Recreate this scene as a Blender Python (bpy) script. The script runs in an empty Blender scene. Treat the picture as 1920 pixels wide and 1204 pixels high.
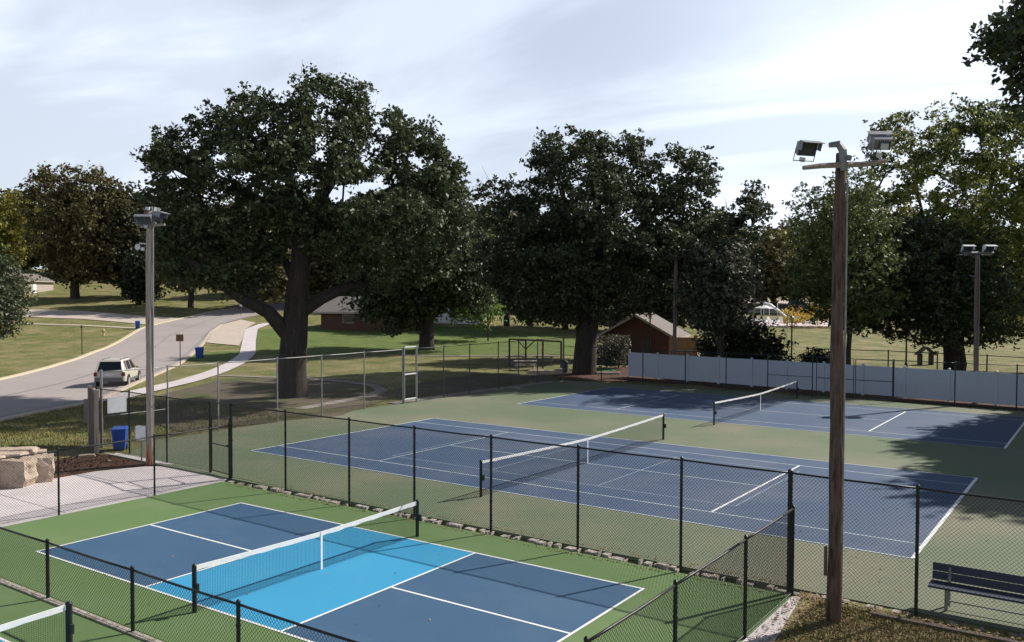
import bpy, math, random
import numpy as np
from mathutils import Vector, Matrix
R = math.radians
random.seed(7); RNG = np.random.default_rng(11)
scene = bpy.context.scene
COL = scene.collection

# ------------------------------------------------------------------ camera
CX, CY, CZ, YAW, PITCH, ROLL, F = 15.734, -27.296, 6.113, -0.61014, -0.030477, 0.0033147, 1632.5
CAMP = np.array([CX, CY, CZ])
FW = np.array([math.cos(PITCH)*math.sin(YAW), math.cos(PITCH)*math.cos(YAW), math.sin(PITCH)])
_r = np.array([math.cos(YAW), -math.sin(YAW), 0.]); _u = np.cross(_r, FW)
RT = math.cos(ROLL)*_r+math.sin(ROLL)*_u; UP = -math.sin(ROLL)*_r+math.cos(ROLL)*_u
cd = bpy.data.cameras.new('camera'); cam = bpy.data.objects.new('camera', cd); COL.objects.link(cam)
cd.sensor_width = 36; cd.sensor_fit = 'HORIZONTAL'; cd.lens = 36*F/1920; cd.clip_end = 6000; cd.clip_start = .2
M = Matrix.Identity(4)
for i in range(3):
    M[i][0], M[i][1], M[i][2], M[i][3] = RT[i], UP[i], -FW[i], CAMP[i]
cam.matrix_world = M; scene.camera = cam
RH = np.array([RT[0], RT[1]])/math.hypot(RT[0], RT[1]); FH = np.array([FW[0], FW[1]])/math.hypot(FW[0], FW[1])

# ------------------------------------------------------------------ terrain
def sstep(a, b, x):
    t = np.clip((np.asarray(x, float)-a)/(b-a), 0, 1); return t*t*(3-2*t)
def h(x, y):
    x = np.asarray(x, float); y = np.asarray(y, float)
    dx, dy = x-CX, y-CY
    D = dx*FH[0]+dy*FH[1]; X = dx*RH[0]+dy*RH[1]
    t = X/np.maximum(D, 1)
    k = 1-.42*sstep(-.12, .12, t)
    z = k*np.interp(D, [0, 82, 92, 102, 117, 150, 190, 240, 300, 500, 4000], [0, 0, .12, .55, 1.55, 4.0, 8, 12, 14.5, 17, 17])
    low = sstep(-9.2, -9.45, y)*sstep(-17.5, -15.5, x)*sstep(10.4, 10.25, x)
    low2 = sstep(10.3, 11.5, x)*sstep(-12, -16, y)
    und = .05*np.sin(x*.31+1)*np.sin(y*.23)*sstep(-19, -24, x)
    bump = .55*np.exp(-(((x+21)/4.5)**2+((y+13)/4.0)**2))
    return z-.03-.14*low-.1*low2+und+bump
def ray(u, v):
    d = FW+RT*(u-960)/F-UP*(v-602)/F
    return d
def G(u, v, z=None):
    d = ray(u, v)
    if z is not None:
        t = (z-CZ)/d[2]; return CAMP+d*t
    ts = np.arange(6, 900, .4); P = CAMP[None]+ts[:, None]*d[None]
    f = P[:, 2]-h(P[:, 0], P[:, 1]); i = int(np.argmax(f < 0))
    if f[i] >= 0: i = len(ts)-1
    a, b = ts[max(i-1, 0)], ts[i]
    for _ in range(20):
        m = (a+b)/2; p = CAMP+m*d
        if p[2]-h(p[0], p[1]) < 0: b = m
        else: a = m
    p = CAMP+b*d; p[2] = float(h(p[0], p[1])); return p
def PT(u, v, D): return CAMP+D*ray(u, v)
def depth(p): return float((np.array(p[:3])-CAMP)@FW)

# ------------------------------------------------------------------ materials
def newmat(name):
    m = bpy.data.materials.new(name); m.use_nodes = True; nt = m.node_tree
    return m, nt, nt.nodes['Principled BSDF'], nt.nodes['Material Output']
def mat(name, a, b=None, scale=3., rough=.8, c=None, cscale=.3, cthr=(.45, .6), grain=0., gscale=60, bump=0., bscale=30, metal=0., stretch=None, obj=False, spec=.3):
    """procedural surface: colours a/b mixed by noise, blotches of c, fine grain, bump"""
    m, nt, bs, out = newmat(name); N = nt.nodes; L = nt.links
    bs.inputs['Roughness'].default_value = rough; bs.inputs['Metallic'].default_value = metal
    bs.inputs['Specular IOR Level'].default_value = spec
    if b is None: b = tuple(x*.85 for x in a)
    if obj: src = N.new('ShaderNodeTexCoord').outputs['Object']
    else: src = N.new('ShaderNodeNewGeometry').outputs['Position']
    if stretch:
        mp = N.new('ShaderNodeMapping'); mp.inputs['Scale'].default_value = stretch; L.new(src, mp.inputs[0]); src = mp.outputs[0]
    def noise(sc, det=5, ro=.6):
        n = N.new('ShaderNodeTexNoise'); n.inputs['Scale'].default_value = sc; n.inputs['Detail'].default_value = det; n.inputs['Roughness'].default_value = ro
        L.new(src, n.inputs['Vector']); return n.outputs['Fac']
    def ramp(s, lo, hi):
        r = N.new('ShaderNodeMapRange'); r.inputs[1].default_value = lo; r.inputs[2].default_value = hi; L.new(s, r.inputs[0]); return r.outputs[0]
    def mix(f, x, y):
        q = N.new('ShaderNodeMix'); q.data_type = 'RGBA'
        if isinstance(f, float): q.inputs[0].default_value = f
        else: L.new(f, q.inputs[0])
        for s, k in ((x, 6), (y, 7)):
            if isinstance(s, tuple): q.inputs[k].default_value = (*s, 1)
            else: L.new(s, q.inputs[k])
        return q.outputs[2]
    col = mix(ramp(noise(scale), .32, .68), a, b)
    if c is not None: col = mix(ramp(noise(cscale, 6, .62), *cthr), col, c)
    if grain:
        g = ramp(noise(gscale, 3, .7), .3, .7)
        mm = N.new('ShaderNodeMath'); mm.operation = 'MULTIPLY_ADD'; L.new(g, mm.inputs[0]); mm.inputs[1].default_value = 2*grain; mm.inputs[2].default_value = 1-grain
        vm = N.new('ShaderNodeVectorMath'); vm.operation = 'SCALE'; L.new(col, vm.inputs[0]); L.new(mm.outputs[0], vm.inputs['Scale']); col = vm.outputs[0]
    L.new(col, bs.inputs['Base Color'])
    if bump:
        bp = N.new('ShaderNodeBump'); bp.inputs['Strength'].default_value = 1; bp.inputs['Distance'].default_value = bump
        L.new(noise(bscale, 4, .7), bp.inputs['Height']); L.new(bp.outputs[0], bs.inputs['Normal'])
    return m
def leafmat(name, c1, c2, c3, thr=(.3, .7), tr=.22, hue_scale=.35):
    m, nt, bs, out = newmat(name); N = nt.nodes; L = nt.links
    at = N.new('ShaderNodeAttribute'); at.attribute_name = 'var'
    ge = N.new('ShaderNodeNewGeometry'); no = N.new('ShaderNodeTexNoise'); no.inputs['Scale'].default_value = hue_scale; no.inputs['Detail'].default_value = 3
    L.new(ge.outputs['Position'], no.inputs['Vector'])
    mr = N.new('ShaderNodeMapRange'); mr.inputs[1].default_value = thr[0]; mr.inputs[2].default_value = thr[1]; L.new(no.outputs['Fac'], mr.inputs[0])
    q = N.new('ShaderNodeMix'); q.data_type = 'RGBA'; q.inputs[6].default_value = (*c1, 1); q.inputs[7].default_value = (*c2, 1); L.new(mr.outputs[0], q.inputs[0])
    pw = N.new('ShaderNodeMath'); pw.operation = 'POWER'; pw.inputs[1].default_value = 3.; L.new(at.outputs['Fac'], pw.inputs[0])
    q2 = N.new('ShaderNodeMix'); q2.data_type = 'RGBA'; L.new(pw.outputs[0], q2.inputs[0]); L.new(q.outputs[2], q2.inputs[6]); q2.inputs[7].default_value = (*c3, 1)  # pale tint on a few random leaves paints in glints
    L.new(q2.outputs[2], bs.inputs['Base Color']); bs.inputs['Roughness'].default_value = .55; bs.inputs['Specular IOR Level'].default_value = .25
    t = N.new('ShaderNodeBsdfTranslucent'); L.new(q2.outputs[2], t.inputs['Color'])
    ms = N.new('ShaderNodeMixShader'); ms.inputs[0].default_value = tr; L.new(bs.outputs[0], ms.inputs[1]); L.new(t.outputs[0], ms.inputs[2]); L.new(ms.outputs[0], out.inputs['Surface'])
    return m
MT = {}
MT['grass'] = mat('grass', (.090, .115, .028), (.190, .182, .058), .5, .95, c=(.27, .22, .11), cscale=.32, cthr=(.44, .66), grain=.55, gscale=6, bump=.10, bscale=7)
MT['grass_green'] = mat('grass_green', (.080, .125, .026), (.14, .18, .042), .7, .95, grain=.3, gscale=9, bump=.08, bscale=7)
MT['grass_blade'] = mat('grass_blade', (.11, .115, .03), (.19, .155, .06), 1.1, .9)
MT['litter'] = mat('litter', (.20, .13, .065), (.34, .25, .14), 9, .9)
MT['dirt'] = mat('dirt', (.095, .074, .055), (.14, .112, .080), .9, .95, c=(.082, .088, .032), cscale=.35, cthr=(.47, .6), grain=.3, gscale=14, bump=.04, bscale=12)
MT['gravel'] = mat('gravel', (.30, .27, .24), (.22, .19, .17), 1.5, .95, c=(.12, .09, .07), cscale=.8, cthr=(.52, .68), grain=.25, gscale=16)
MT['mulch'] = mat('mulch', (.095, .040, .024), (.15, .075, .045), 4, .95, c=(.06, .035, .024), cscale=2, grain=.5, gscale=26, bump=.06, bscale=22)
MT['asphalt'] = mat('asphalt', (.36, .315, .30), (.32, .28, .265), .35, .85, c=(.29, .255, .24), cscale=.22, cthr=(.55, .75), grain=.12, gscale=20)
MT['concrete'] = mat('concrete', (.60, .545, .545), (.54, .49, .49), .7, .85, c=(.46, .42, .41), cscale=.9, cthr=(.56, .8), grain=.10, gscale=45)
MT['concrete_tan'] = mat('concrete_tan', (.52, .44, .37), (.46, .39, .325), .5, .85, grain=.1, gscale=20)
MT['kerb'] = mat('kerb', (.62, .54, .36), (.50, .44, .31), 1.2, .8, grain=.12)
MT['rubble'] = mat('rubble', (.50, .46, .40), (.18, .15, .12), 7, .95, bump=.05, bscale=14, grain=.3, gscale=24)
MT['green_new'] = mat('green_new', (.130, .205, .078), (.115, .19, .070), .35, .75, c=(.155, .215, .105), cscale=.45, cthr=(.48, .8), grain=.08, gscale=90, spec=.2)
MT['green_old'] = mat('green_old', (.108, .152, .086), (.142, .162, .104), .14, .8, c=(.205, .195, .135), cscale=.13, cthr=(.46, .70), grain=.12, gscale=60)
MT['blue_new'] = mat('blue_new', (.052, .115, .200), (.046, .104, .186), .4, .65, c=(.072, .13, .20), cscale=.5, cthr=(.5, .82), grain=.09, gscale=90, spec=.25)
MT['blue_old'] = mat('blue_old', (.048, .088, .160), (.068, .102, .168), .25, .72, c=(.105, .130, .185), cscale=.22, cthr=(.48, .72), grain=.12, gscale=60)
MT['cyan'] = mat('cyan', (.048, .305, .52), (.045, .285, .49), .4, .6, c=(.060, .31, .50), cscale=.9, cthr=(.5, .8), grain=.06, gscale=90, spec=.25)
MT['line'] = mat('line', (.78, .80, .78), (.68, .70, .68), 2, .7, c=(.52, .55, .54), cscale=3.5, cthr=(.56, .78), grain=.08)
MT['line_old'] = mat('line_old', (.54, .60, .62), (.42, .48, .52), 3, .8, c=(.25, .31, .37), cscale=3, cthr=(.54, .74), grain=.1)
MT['line_thin'] = mat('line_thin', (.30, .38, .44), (.22, .30, .36), 3, .8)
MT['black'] = mat('black', (.012, .013, .013), (.02, .021, .021), 5, .45)
MT['galv'] = mat('galv', (.30, .30, .29), (.22, .22, .215), 6, .5, metal=.35)
MT['galv_wire'] = mat('galv_wire', (.20, .20, .20), (.15, .15, .15), 6, .6, metal=.2)
MT['galv_shaded'] = mat('galv_shaded', (.075, .08, .085), (.055, .06, .065), 6, .6)  # darker copy of galv: shade on the far fence painted into the colour
MT['dark_fence'] = mat('dark_fence', (.018, .028, .040), (.028, .04, .05), 5, .5)
MT['vinyl'] = mat('vinyl', (.46, .50, .585), (.42, .46, .54), .8, .45, grain=.03)
MT['net_white'] = mat('net_white', (.78, .78, .76), (.68, .68, .67), 5, .8)
MT['net_black'] = mat('net_black', (.010, .010, .012), (.016, .016, .018), 9, .8)
MT['wood_mid'] = mat('wood_mid', (.14, .105, .09), (.21, .165, .145), 2.4, .9, c=(.08, .055, .045), cscale=2, cthr=(.55, .68), grain=.2, gscale=18, stretch=(7, 7, .6))
MT['wood_pole'] = mat('wood_pole', (.080, .050, .040), (.15, .105, .085), 2.4, .9, c=(.05, .032, .026), cscale=2.2, cthr=(.52, .62), grain=.25, gscale=18, bump=.03, bscale=5, stretch=(7, 7, .8))
MT['wood_grey'] = mat('wood_grey', (.26, .215, .185), (.34, .295, .265), 2.4, .85, c=(.14, .10, .085), cscale=2, cthr=(.55, .68), grain=.2, gscale=18, stretch=(7, 7, .6))
MT['wood_dark'] = mat('wood_dark', (.075, .055, .048), (.11, .085, .075), 3, .85, stretch=(6, 6, .8))
MT['wood_scar'] = mat('wood_scar', (.42, .12, .05), (.25, .06, .03), 6, .9)
MT['lamp_grey'] = mat('lamp_grey', (.24, .25, .27), (.18, .19, .205), 4, .5, metal=.3)
MT['lamp_dark'] = mat('lamp_dark', (.06, .065, .085), (.04, .045, .06), 4, .5)
MT['lamp_pale'] = mat('lamp_pale', (.62, .64, .68), (.5, .52, .56), 4, .4)
MT['white'] = mat('white', (.78, .78, .77), (.7, .7, .69), 3, .6)
MT['blue_bin'] = mat('blue_bin', (.020, .085, .42), (.018, .075, .36), 4, .42)
MT['bench_blue'] = mat('bench_blue', (.030, .045, .075), (.045, .06, .09), 8, .5)
MT['stone'] = mat('stone', (.48, .385, .30), (.38, .30, .235), 2.2, .9, c=(.27, .20, .15), cscale=3.5, cthr=(.55, .72), grain=.15, gscale=30, bump=.05, bscale=9)
MT['bark'] = mat('bark', (.034, .028, .025), (.058, .049, .044), 1.6, .95, grain=.4, gscale=9, bump=.09, bscale=5, stretch=(3, 3, .6))
MT['brick'] = mat('brick', (.115, .058, .044), (.085, .045, .035), 5, .9, grain=.2, gscale=18)
MT['brick_tan'] = mat('brick_tan', (.43, .25, .14), (.34, .19, .105), 5, .9, grain=.2, gscale=18)
MT['shingle'] = mat('shingle', (.21, .185, .17), (.155, .135, .125), 5, .9, grain=.2, gscale=16)
MT['trim'] = mat('trim', (.42, .36, .31), (.36, .31, .27), 5, .7)
MT['glass_dark'] = mat('glass_dark', (.012, .014, .018), (.02, .022, .026), 3, .12, spec=.6)
MT['car_paint'] = mat('car_paint', (.50, .475, .42), (.48, .455, .40), 1, .32, spec=.6)
MT['car_trim'] = mat('car_trim', (.12, .12, .125), (.10, .10, .105), 3, .5)
MT['tyre'] = mat('tyre', (.018, .018, .018), (.025, .025, .025), 9, .9)
MT['rim'] = mat('rim', (.5, .5, .5), (.42, .42, .42), 9, .35, metal=.5)
MT['tail'] = mat('tail', (.16, .016, .014), (.12, .01, .01), 9, .25)
MT['yellow_pale'] = mat('yellow_pale', (.55, .47, .22), (.45, .38, .2), 9, .6)
MT['sign_wood'] = mat('sign_wood', (.10, .072, .064), (.14, .105, .095), 3, .85, stretch=(5, 5, .8))
MT['sign_brown'] = mat('sign_brown', (.17, .10, .05), (.13, .08, .04), 9, .6)
MT['sign_yellow'] = mat('sign_yellow', (.42, .30, .06), (.36, .25, .05), 9, .6)
MT['teal'] = mat('teal', (.05, .24, .25), (.04, .2, .22), 2, .6)
MT['car_blue'] = mat('car_blue', (.02, .06, .25), (.02, .05, .2), 2, .3, spec=.6)
MT['pool'] = mat('pool', (.06, .30, .45), (.05, .25, .4), .7, .08, spec=.6)
MT['red'] = mat('red', (.22, .035, .03), (.16, .03, .025), 4, .6)
MT['mat_green'] = mat('mat_green', (.10, .33, .18), (.08, .27, .15), 3, .8)
MT['leaf_oak'] = leafmat('leaf_oak', (.040, .060, .026), (.062, .078, .032), (.15, .17, .10))
MT['leaf_oak2'] = leafmat('leaf_oak2', (.036, .055, .028), (.058, .072, .032), (.14, .155, .09))
MT['leaf_olive'] = leafmat('leaf_olive', (.070, .082, .028), (.115, .10, .042), (.19, .18, .09))
MT['leaf_brown'] = leafmat('leaf_brown', (.070, .078, .030), (.115, .095, .042), (.22, .19, .09))
MT['leaf_green'] = leafmat('leaf_green', (.072, .105, .036), (.135, .165, .05), (.2, .22, .10), tr=.28)
MT['leaf_yellow'] = leafmat('leaf_yellow', (.12, .14, .035), (.23, .20, .035), (.32, .29, .08), tr=.3)
MT['leaf_gold'] = leafmat('leaf_gold', (.55, .36, .03), (.70, .46, .04), (.8, .6, .14), tr=.35)
MT['leaf_maple'] = leafmat('leaf_maple', (.050, .078, .030), (.22, .235, .045), (.32, .33, .10), thr=(.44, .62), tr=.34, hue_scale=.20)
MT['leaf_bright'] = leafmat('leaf_bright', (.085, .15, .035), (.13, .22, .045), (.26, .36, .11), tr=.3)
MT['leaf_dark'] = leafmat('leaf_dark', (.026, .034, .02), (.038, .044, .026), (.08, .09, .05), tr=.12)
MT['leaf_shrub'] = leafmat('leaf_shrub', (.055, .078, .04), (.10, .10, .07), (.2, .19, .15))

# ------------------------------------------------------------------ mesh helpers
def origin(o):
    v = Vector((0, 0, 0))
    while o is not None: v = v+o.location; o = o.parent
    return v
def tag(o, label=None, cat=None, group=None, kind=None):
    if label: o['label'] = label
    if cat: o['category'] = cat
    if group: o['group'] = group
    if kind: o['kind'] = kind
    return o
def thing(name, label, cat, loc, rz=0, group=None):
    o = bpy.data.objects.new(name, None); COL.objects.link(o); o.location = tuple(float(a) for a in loc); o.rotation_euler = (0, 0, rz)
    o.empty_display_size = .3
    return tag(o, label, cat, group)
class MB:
    def __init__(s): s.v = []; s.f = []
    def add(s, vs, fs):
        n = len(s.v); s.v += [tuple(float(c) for c in p) for p in vs]; s.f += [tuple(n+i for i in f) for f in fs]; return s
    def box(s, c, d, rz=0, ry=0, rx=0):
        m = Matrix.Rotation(rz, 3, 'Z') @ Matrix.Rotation(ry, 3, 'Y') @ Matrix.Rotation(rx, 3, 'X')
        vs = [Vector(c)+m @ Vector((d[0]*x/2, d[1]*y/2, d[2]*z/2)) for x in (-1, 1) for y in (-1, 1) for z in (-1, 1)]
        return s.add(vs, [(0, 1, 3, 2), (4, 6, 7, 5), (0, 4, 5, 1), (2, 3, 7, 6), (0, 2, 6, 4), (1, 5, 7, 3)])
    def tube(s, pts, rad, n=8, cap=True):
        pts = [Vector([float(a) for a in p]) for p in pts]
        if not hasattr(rad, '__len__'): rad = [rad]*len(pts)
        base = len(s.v); up = None
        for i, p in enumerate(pts):
            t = (pts[min(i+1, len(pts)-1)]-pts[max(i-1, 0)]).normalized()
            if up is None:
                up = Vector((1, 0, 0)) if abs(t.x) < .8 else Vector((0, 1, 0))
            a = (up-t*up.dot(t)).normalized(); up = a; b = t.cross(a)
            for k in range(n):
                an = 2*math.pi*k/n; q = p+(a*math.cos(an)+b*math.sin(an))*rad[i]; s.v.append((q.x, q.y, q.z))
        for i in range(len(pts)-1):
            for k in range(n):
                k2 = (k+1) % n; o = base+i*n
                s.f.append((o+k, o+k2, o+n+k2, o+n+k))
        if cap:
            s.f.append(tuple(base+k for k in reversed(range(n)))); o = base+(len(pts)-1)*n; s.f.append(tuple(o+k for k in range(n)))
        return s
    def prism(s, poly, z0, z1):
        n = len(poly); a = sum(poly[i][0]*poly[(i+1) % n][1]-poly[(i+1) % n][0]*poly[i][1] for i in range(n))
        if a < 0: poly = poly[::-1]
        vs = [(p[0], p[1], z0) for p in poly]+[(p[0], p[1], z1) for p in poly]
        return s.add(vs, [tuple(range(n, 2*n)), tuple(reversed(range(n)))]+[(i, (i+1) % n, n+(i+1) % n, n+i) for i in range(n)])
    def wire(s, a, b, r, n=3):
        return s.tube([a, b], r, n, cap=False)
    def build(s, name, m, parent=None, local=False, smooth=False, label=None):
        me = bpy.data.meshes.new(name); o = bpy.data.objects.new(name, me); COL.objects.link(o)
        off = Vector((0, 0, 0))
        if parent is not None:
            o.parent = parent
            if not local: off = origin(parent)
        vs = [(x-off.x, y-off.y, z-off.z) for x, y, z in s.v]
        me.from_pydata(vs, [], s.f); me.update()
        if isinstance(m, str): m = MT[m]
        me.materials.append(m)
        if smooth: me.polygons.foreach_set('use_smooth', [True]*len(me.polygons))
        if label: o['label'] = label
        return o
def struct(name, mb, m, smooth=False, kind='structure'):
    o = mb.build(name, m, smooth=smooth); o['kind'] = kind; return o
def copy_tree(o, parent=None):
    c = o.copy(); COL.objects.link(c)
    if parent is not None: c.parent = parent
    for ch in list(o.children): copy_tree(ch, c)
    return c
def inpoly(X, Z, P):
    ins = np.zeros(len(X), bool); n = len(P)
    for i in range(n):
        x1, z1 = P[i]; x2, z2 = P[(i+1) % n]
        c = ((z1 > Z) != (z2 > Z)) & (X < (x2-x1)*(Z-z1)/(z2-z1+1e-12)+x1); ins ^= c
    return ins
def edist(X, Z, P):
    d = np.full(len(X), 1e9); n = len(P)
    for i in range(n):
        a = np.array(P[i]); b = np.array(P[(i+1) % n]); ab = b-a
        t = np.clip(((X-a[0])*ab[0]+(Z-a[1])*ab[1])/(ab@ab), 0, 1)
        d = np.minimum(d, np.hypot(X-a[0]-t*ab[0], Z-a[1]-t*ab[1]))
    return d

# ------------------------------------------------------------------ ground
def axis(lo, hi, step, far):
    a = list(np.arange(lo, hi+.01, step)); s = step
    x = hi
    while x < far: s *= 1.22; x += s; a.append(x)
    s = step; x = lo
    while x > -far: s *= 1.22; x -= s; a.insert(0, x)
    return np.array(a)
xs = np.unique(np.concatenate([axis(-170, 110, 2.0, 2500), np.arange(-20, 14, .5)])); ys = np.unique(np.concatenate([axis(-40, 230, 2.0, 2500), np.arange(-18, -8, .5)]))
XX, YY = np.meshgrid(xs, ys); ZZ = h(XX, YY)
nx, ny = len(xs), len(ys)
me = bpy.data.meshes.new('ground')
idx = np.arange(nx*ny).reshape(ny, nx)
fc = np.stack([idx[:-1, :-1], idx[:-1, 1:], idx[1:, 1:], idx[1:, :-1]], -1).reshape(-1, 4)
me.from_pydata(np.stack([XX, YY, ZZ], -1).reshape(-1, 3).tolist(), [], fc.tolist()); me.update()
me.polygons.foreach_set('use_smooth', [True]*len(me.polygons)); me.materials.append(MT['grass'])
go = bpy.data.objects.new('ground', me); COL.objects.link(go); go['kind'] = 'structure'

def resample(P, n):
    P = np.array([p[:2] for p in P]); d = np.concatenate([[0], np.cumsum(np.hypot(*np.diff(P, axis=0).T))]); t = np.linspace(0, d[-1], n)
    return np.stack([np.interp(t, d, P[:, 0]), np.interp(t, d, P[:, 1])], -1)
def smoothed(P, k=2):
    for _ in range(k):
        Q = P.copy(); Q[1:-1] = (P[:-2]+2*P[1:-1]+P[2:])/4; P = Q
    return P
def ribbon(name, A, B, m, lift=.05, n=60, w=6, sk=2):
    A = smoothed(resample(A, n), sk); B = smoothed(resample(B, n), sk); mb = MB(); vs = []; fs = []
    for i in range(n):
        for j in range(w+1):
            p = A[i]*(1-j/w)+B[i]*j/w; vs.append((p[0], p[1], float(h(p[0], p[1]))+lift))
    for i in range(n-1):
        for j in range(w):
            a = i*(w+1)+j; fs.append((a, a+1, a+w+2, a+w+1))
    mb.add(vs, fs); o = struct(name, mb, m, smooth=True)
    return A, B
def band(name, C, width, m, lift=.05, n=60, sk=2, build=True, height=None, kind='structure'):
    C = smoothed(resample(C, n), sk); T = np.gradient(C, axis=0); T /= np.hypot(T[:, 0], T[:, 1])[:, None]; Nn = np.stack([-T[:, 1], T[:, 0]], -1)
    mb = MB(); vs = []; fs = []
    for i in range(n):
        for sd in (-.5, 0, .5):
            p = C[i]+Nn[i]*width*sd; vs.append((p[0], p[1], float(h(p[0], p[1]))+lift))
        if height:
            for sd in (-.5, .5):
                p = C[i]+Nn[i]*width*sd; vs.append((p[0], p[1], float(h(p[0], p[1]))-.1))
    k = 5 if height else 3
    for i in range(n-1):
        a = i*k
        fs += [(a, a+k, a+k+1, a+1), (a+1, a+k+1, a+k+2, a+2)]
        if height: fs += [(a+3, a+3+k, a+k, a), (a+2, a+k+2, a+k+4, a+4)]
    mb.add(vs, fs); return struct(name, mb, m, smooth=False)
PX = lambda L: [G(u, v) for u, v in L]
far_e = PX([(-120, 742), (0, 713), (93, 690), (186, 658), (226, 640), (263, 617), (300, 607), (337, 598.5), (399, 585), (470, 574.6), (545, 566), (600, 562)])
near_e = PX([(-120, 818), (0, 788), (170, 757), (250, 722), (300, 700), (336, 684), (359, 666), (383, 642), (395, 624), (415, 609), (452, 598), (500, 588), (560, 580)])
FE, NE = ribbon('road', far_e, near_e, 'asphalt', .05, 90, 8)
band('kerb', FE, .42, 'kerb', .13, 120, 0, height=True)
band('road_joint', NE*.94+FE*.06, .07, 'car_trim', .062, 110, 0)
band('road_joint', NE*.5+FE*.5, .06, 'car_trim', .062, 110, 0)
band('kerb', NE[:70], .30, 'concrete_tan', .12, 110, 0, height=True)
ribbon('side_street', PX([(-160, 576), (57, 581), (159, 584), (240, 591), (337, 597.5)]), PX([(-160, 590), (53, 595), (150, 598.5), (240, 606), (292, 611)]), 'concrete_tan', .07, 50, 4)
band('sidewalk', PX([(-160, 602), (48, 607.5), (160, 611), (262, 616)]), 1.0, 'concrete_tan', .06, 40)
ribbon('driveway', PX([(386, 643), (398, 625), (418, 609), (452, 600)]), PX([(448, 649), (455, 635), (461, 617), (480, 606)]), 'concrete_tan', .07, 24, 3, 0)
band('grass_verge', PX([(372, 676), (410, 668), (450, 659)]), 5.0, 'grass_green', .035, 24)
band('sidewalk', PX([(545, 606), (500, 607), (472, 617), (467, 640), (464, 664), (440, 683), (400, 700), (350, 716), (300, 727), (240, 741), (196, 754)]), 1.55, 'concrete', .06, 90)
ribbon('lawn', PX([(482, 619), (600, 612), (760, 617), (900, 612), (1010, 625), (1100, 640)]), PX([(479, 664), (600, 664), (760, 664), (900, 668), (1010, 664), (1100, 668)]), 'grass_green', .035, 60, 8, 0)
band('footpath', PX([(741, 667), (830, 668), (880, 668), (960, 667), (1050, 668)]), .9, 'gravel', .05, 40)
# dirt and gravel under the oaks beside the tennis courts
def patch(name, pts, m, lift, jag=.25):
    P = resample([G(u, v) if len(q) == 2 else q for q in pts for u, v in [q[:2]]]+[G(*pts[0])], 90)[:-1]
    mb = MB(); P = P+RNG.normal(0, jag, P.shape)*.5; P = (np.roll(P, 1, 0)+2*P+np.roll(P, -1, 0))/4; c = P.mean(0)
    vs = [(c[0], c[1], float(h(*c))+lift)]; fs = []; nn = len(P)
    for k in (.35, .7, 1.):
        for p in P:
            q = c+(p-c)*k; vs.append((q[0], q[1], float(h(*q))+lift))
    for i in range(nn):
        j = (i+1) % nn; fs.append((0, 1+i, 1+j))
        for r_ in (0, 1): fs.append((1+r_*nn+i, 1+(r_+1)*nn+i, 1+(r_+1)*nn+j, 1+r_*nn+j))
    mb.add(vs, fs); return struct(name, mb, m)
patch('dirt', [(300, 740), (420, 712), (560, 705), (660, 712), (715, 722), (740, 745), (640, 780), (520, 792), (400, 805), (330, 812), (290, 790)], 'dirt', .03)
patch('dirt', [(730, 735), (800, 715), (900, 702), (1040, 700), (1060, 712), (960, 727), (860, 740), (760, 752)], 'dirt', .035)
patch('dirt', [(1030, 705), (1100, 690), (1180, 688), (1320, 705), (1320, 722), (1180, 716), (1070, 716)], 'mulch', .04)
patch('dirt', [(1320, 716), (1400, 716), (1600, 730), (1920, 757), (2000, 765), (2000, 776), (1800, 762), (1500, 739), (1320, 726)], 'mulch', .04, .1)
band('footpath', PX([(385, 704), (470, 707), (560, 709), (640, 716), (700, 723), (718, 733), (690, 745), (620, 757), (560, 768)]), .8, 'gravel', .045, 70)
band('footpath', PX([(735, 758), (800, 748), (880, 737), (960, 727), (1040, 716)]), .9, 'gravel', .05, 50)

# ------------------------------------------------------------------ tennis courts and pickleball courts
def rect(name, x0, x1, y0, y1, z, m, kind='structure'):
    mb = MB(); mb.add([(x0, y0, z), (x1, y0, z), (x1, y1, z), (x0, y1, z)], [(0, 1, 2, 3)]); return struct(name, mb, m)
mb = MB(); mb.prism([(-17.15, -9.15), (17.4, -9.15), (17.4, 26.15), (-17.15, 26.15)], -.30, 0); struct('tennis_court_surface', mb, 'green_old')
L_, W_, S_ = 11.885, 5.485, 4.115
def lines(name, segs, z, m):
    mb = MB()
    for (x0, y0, x1, y1, w) in segs:
        if abs(x1-x0) > abs(y1-y0): a = [(x0, y0-w/2), (x1, y0-w/2), (x1, y0+w/2), (x0, y0+w/2)]
        else: a = [(x0-w/2, y0), (x0+w/2, y0), (x0+w/2, y1), (x0-w/2, y1)]
        mb.add([(p[0], p[1], z) for p in a], [(0, 1, 2, 3)])
    return struct(name, mb, m)
def tennis(cx, cy):
    rect('tennis_court', cx-L_-.05, cx+L_+.05, cy-W_-.05, cy+W_+.05, .004, 'blue_old')
    w = .055
    lines('court_lines', [(cx-L_, cy-W_, cx+L_, cy-W_, w), (cx-L_, cy+W_, cx+L_, cy+W_, w)], .008, 'line_old')
    lines('court_lines', [(cx-L_, cy-S_, cx+L_, cy-S_, w), (cx-L_, cy+S_, cx+L_, cy+S_, w)], .008, 'line_old')
    lines('court_lines', [(cx-6.4, cy, cx-.03, cy, w), (cx+.03, cy, cx+6.4, cy, w)], .008, 'line_old')
    lines('court_lines', [(cx+L_, cy-W_, cx+L_, cy+W_, .10)], .012, 'line')
    lines('court_lines', [(cx-L_, cy-W_, cx-L_, cy+W_, .09), (cx-6.4, cy-S_, cx-6.4, cy+S_, w)], .012, 'line_old')
    lines('court_lines', [(cx+6.4, cy-S_, cx+6.4, cy+S_, .075)], .012, 'line')
tennis(0, 0); tennis(.15, 18.01)
t = .04
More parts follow.
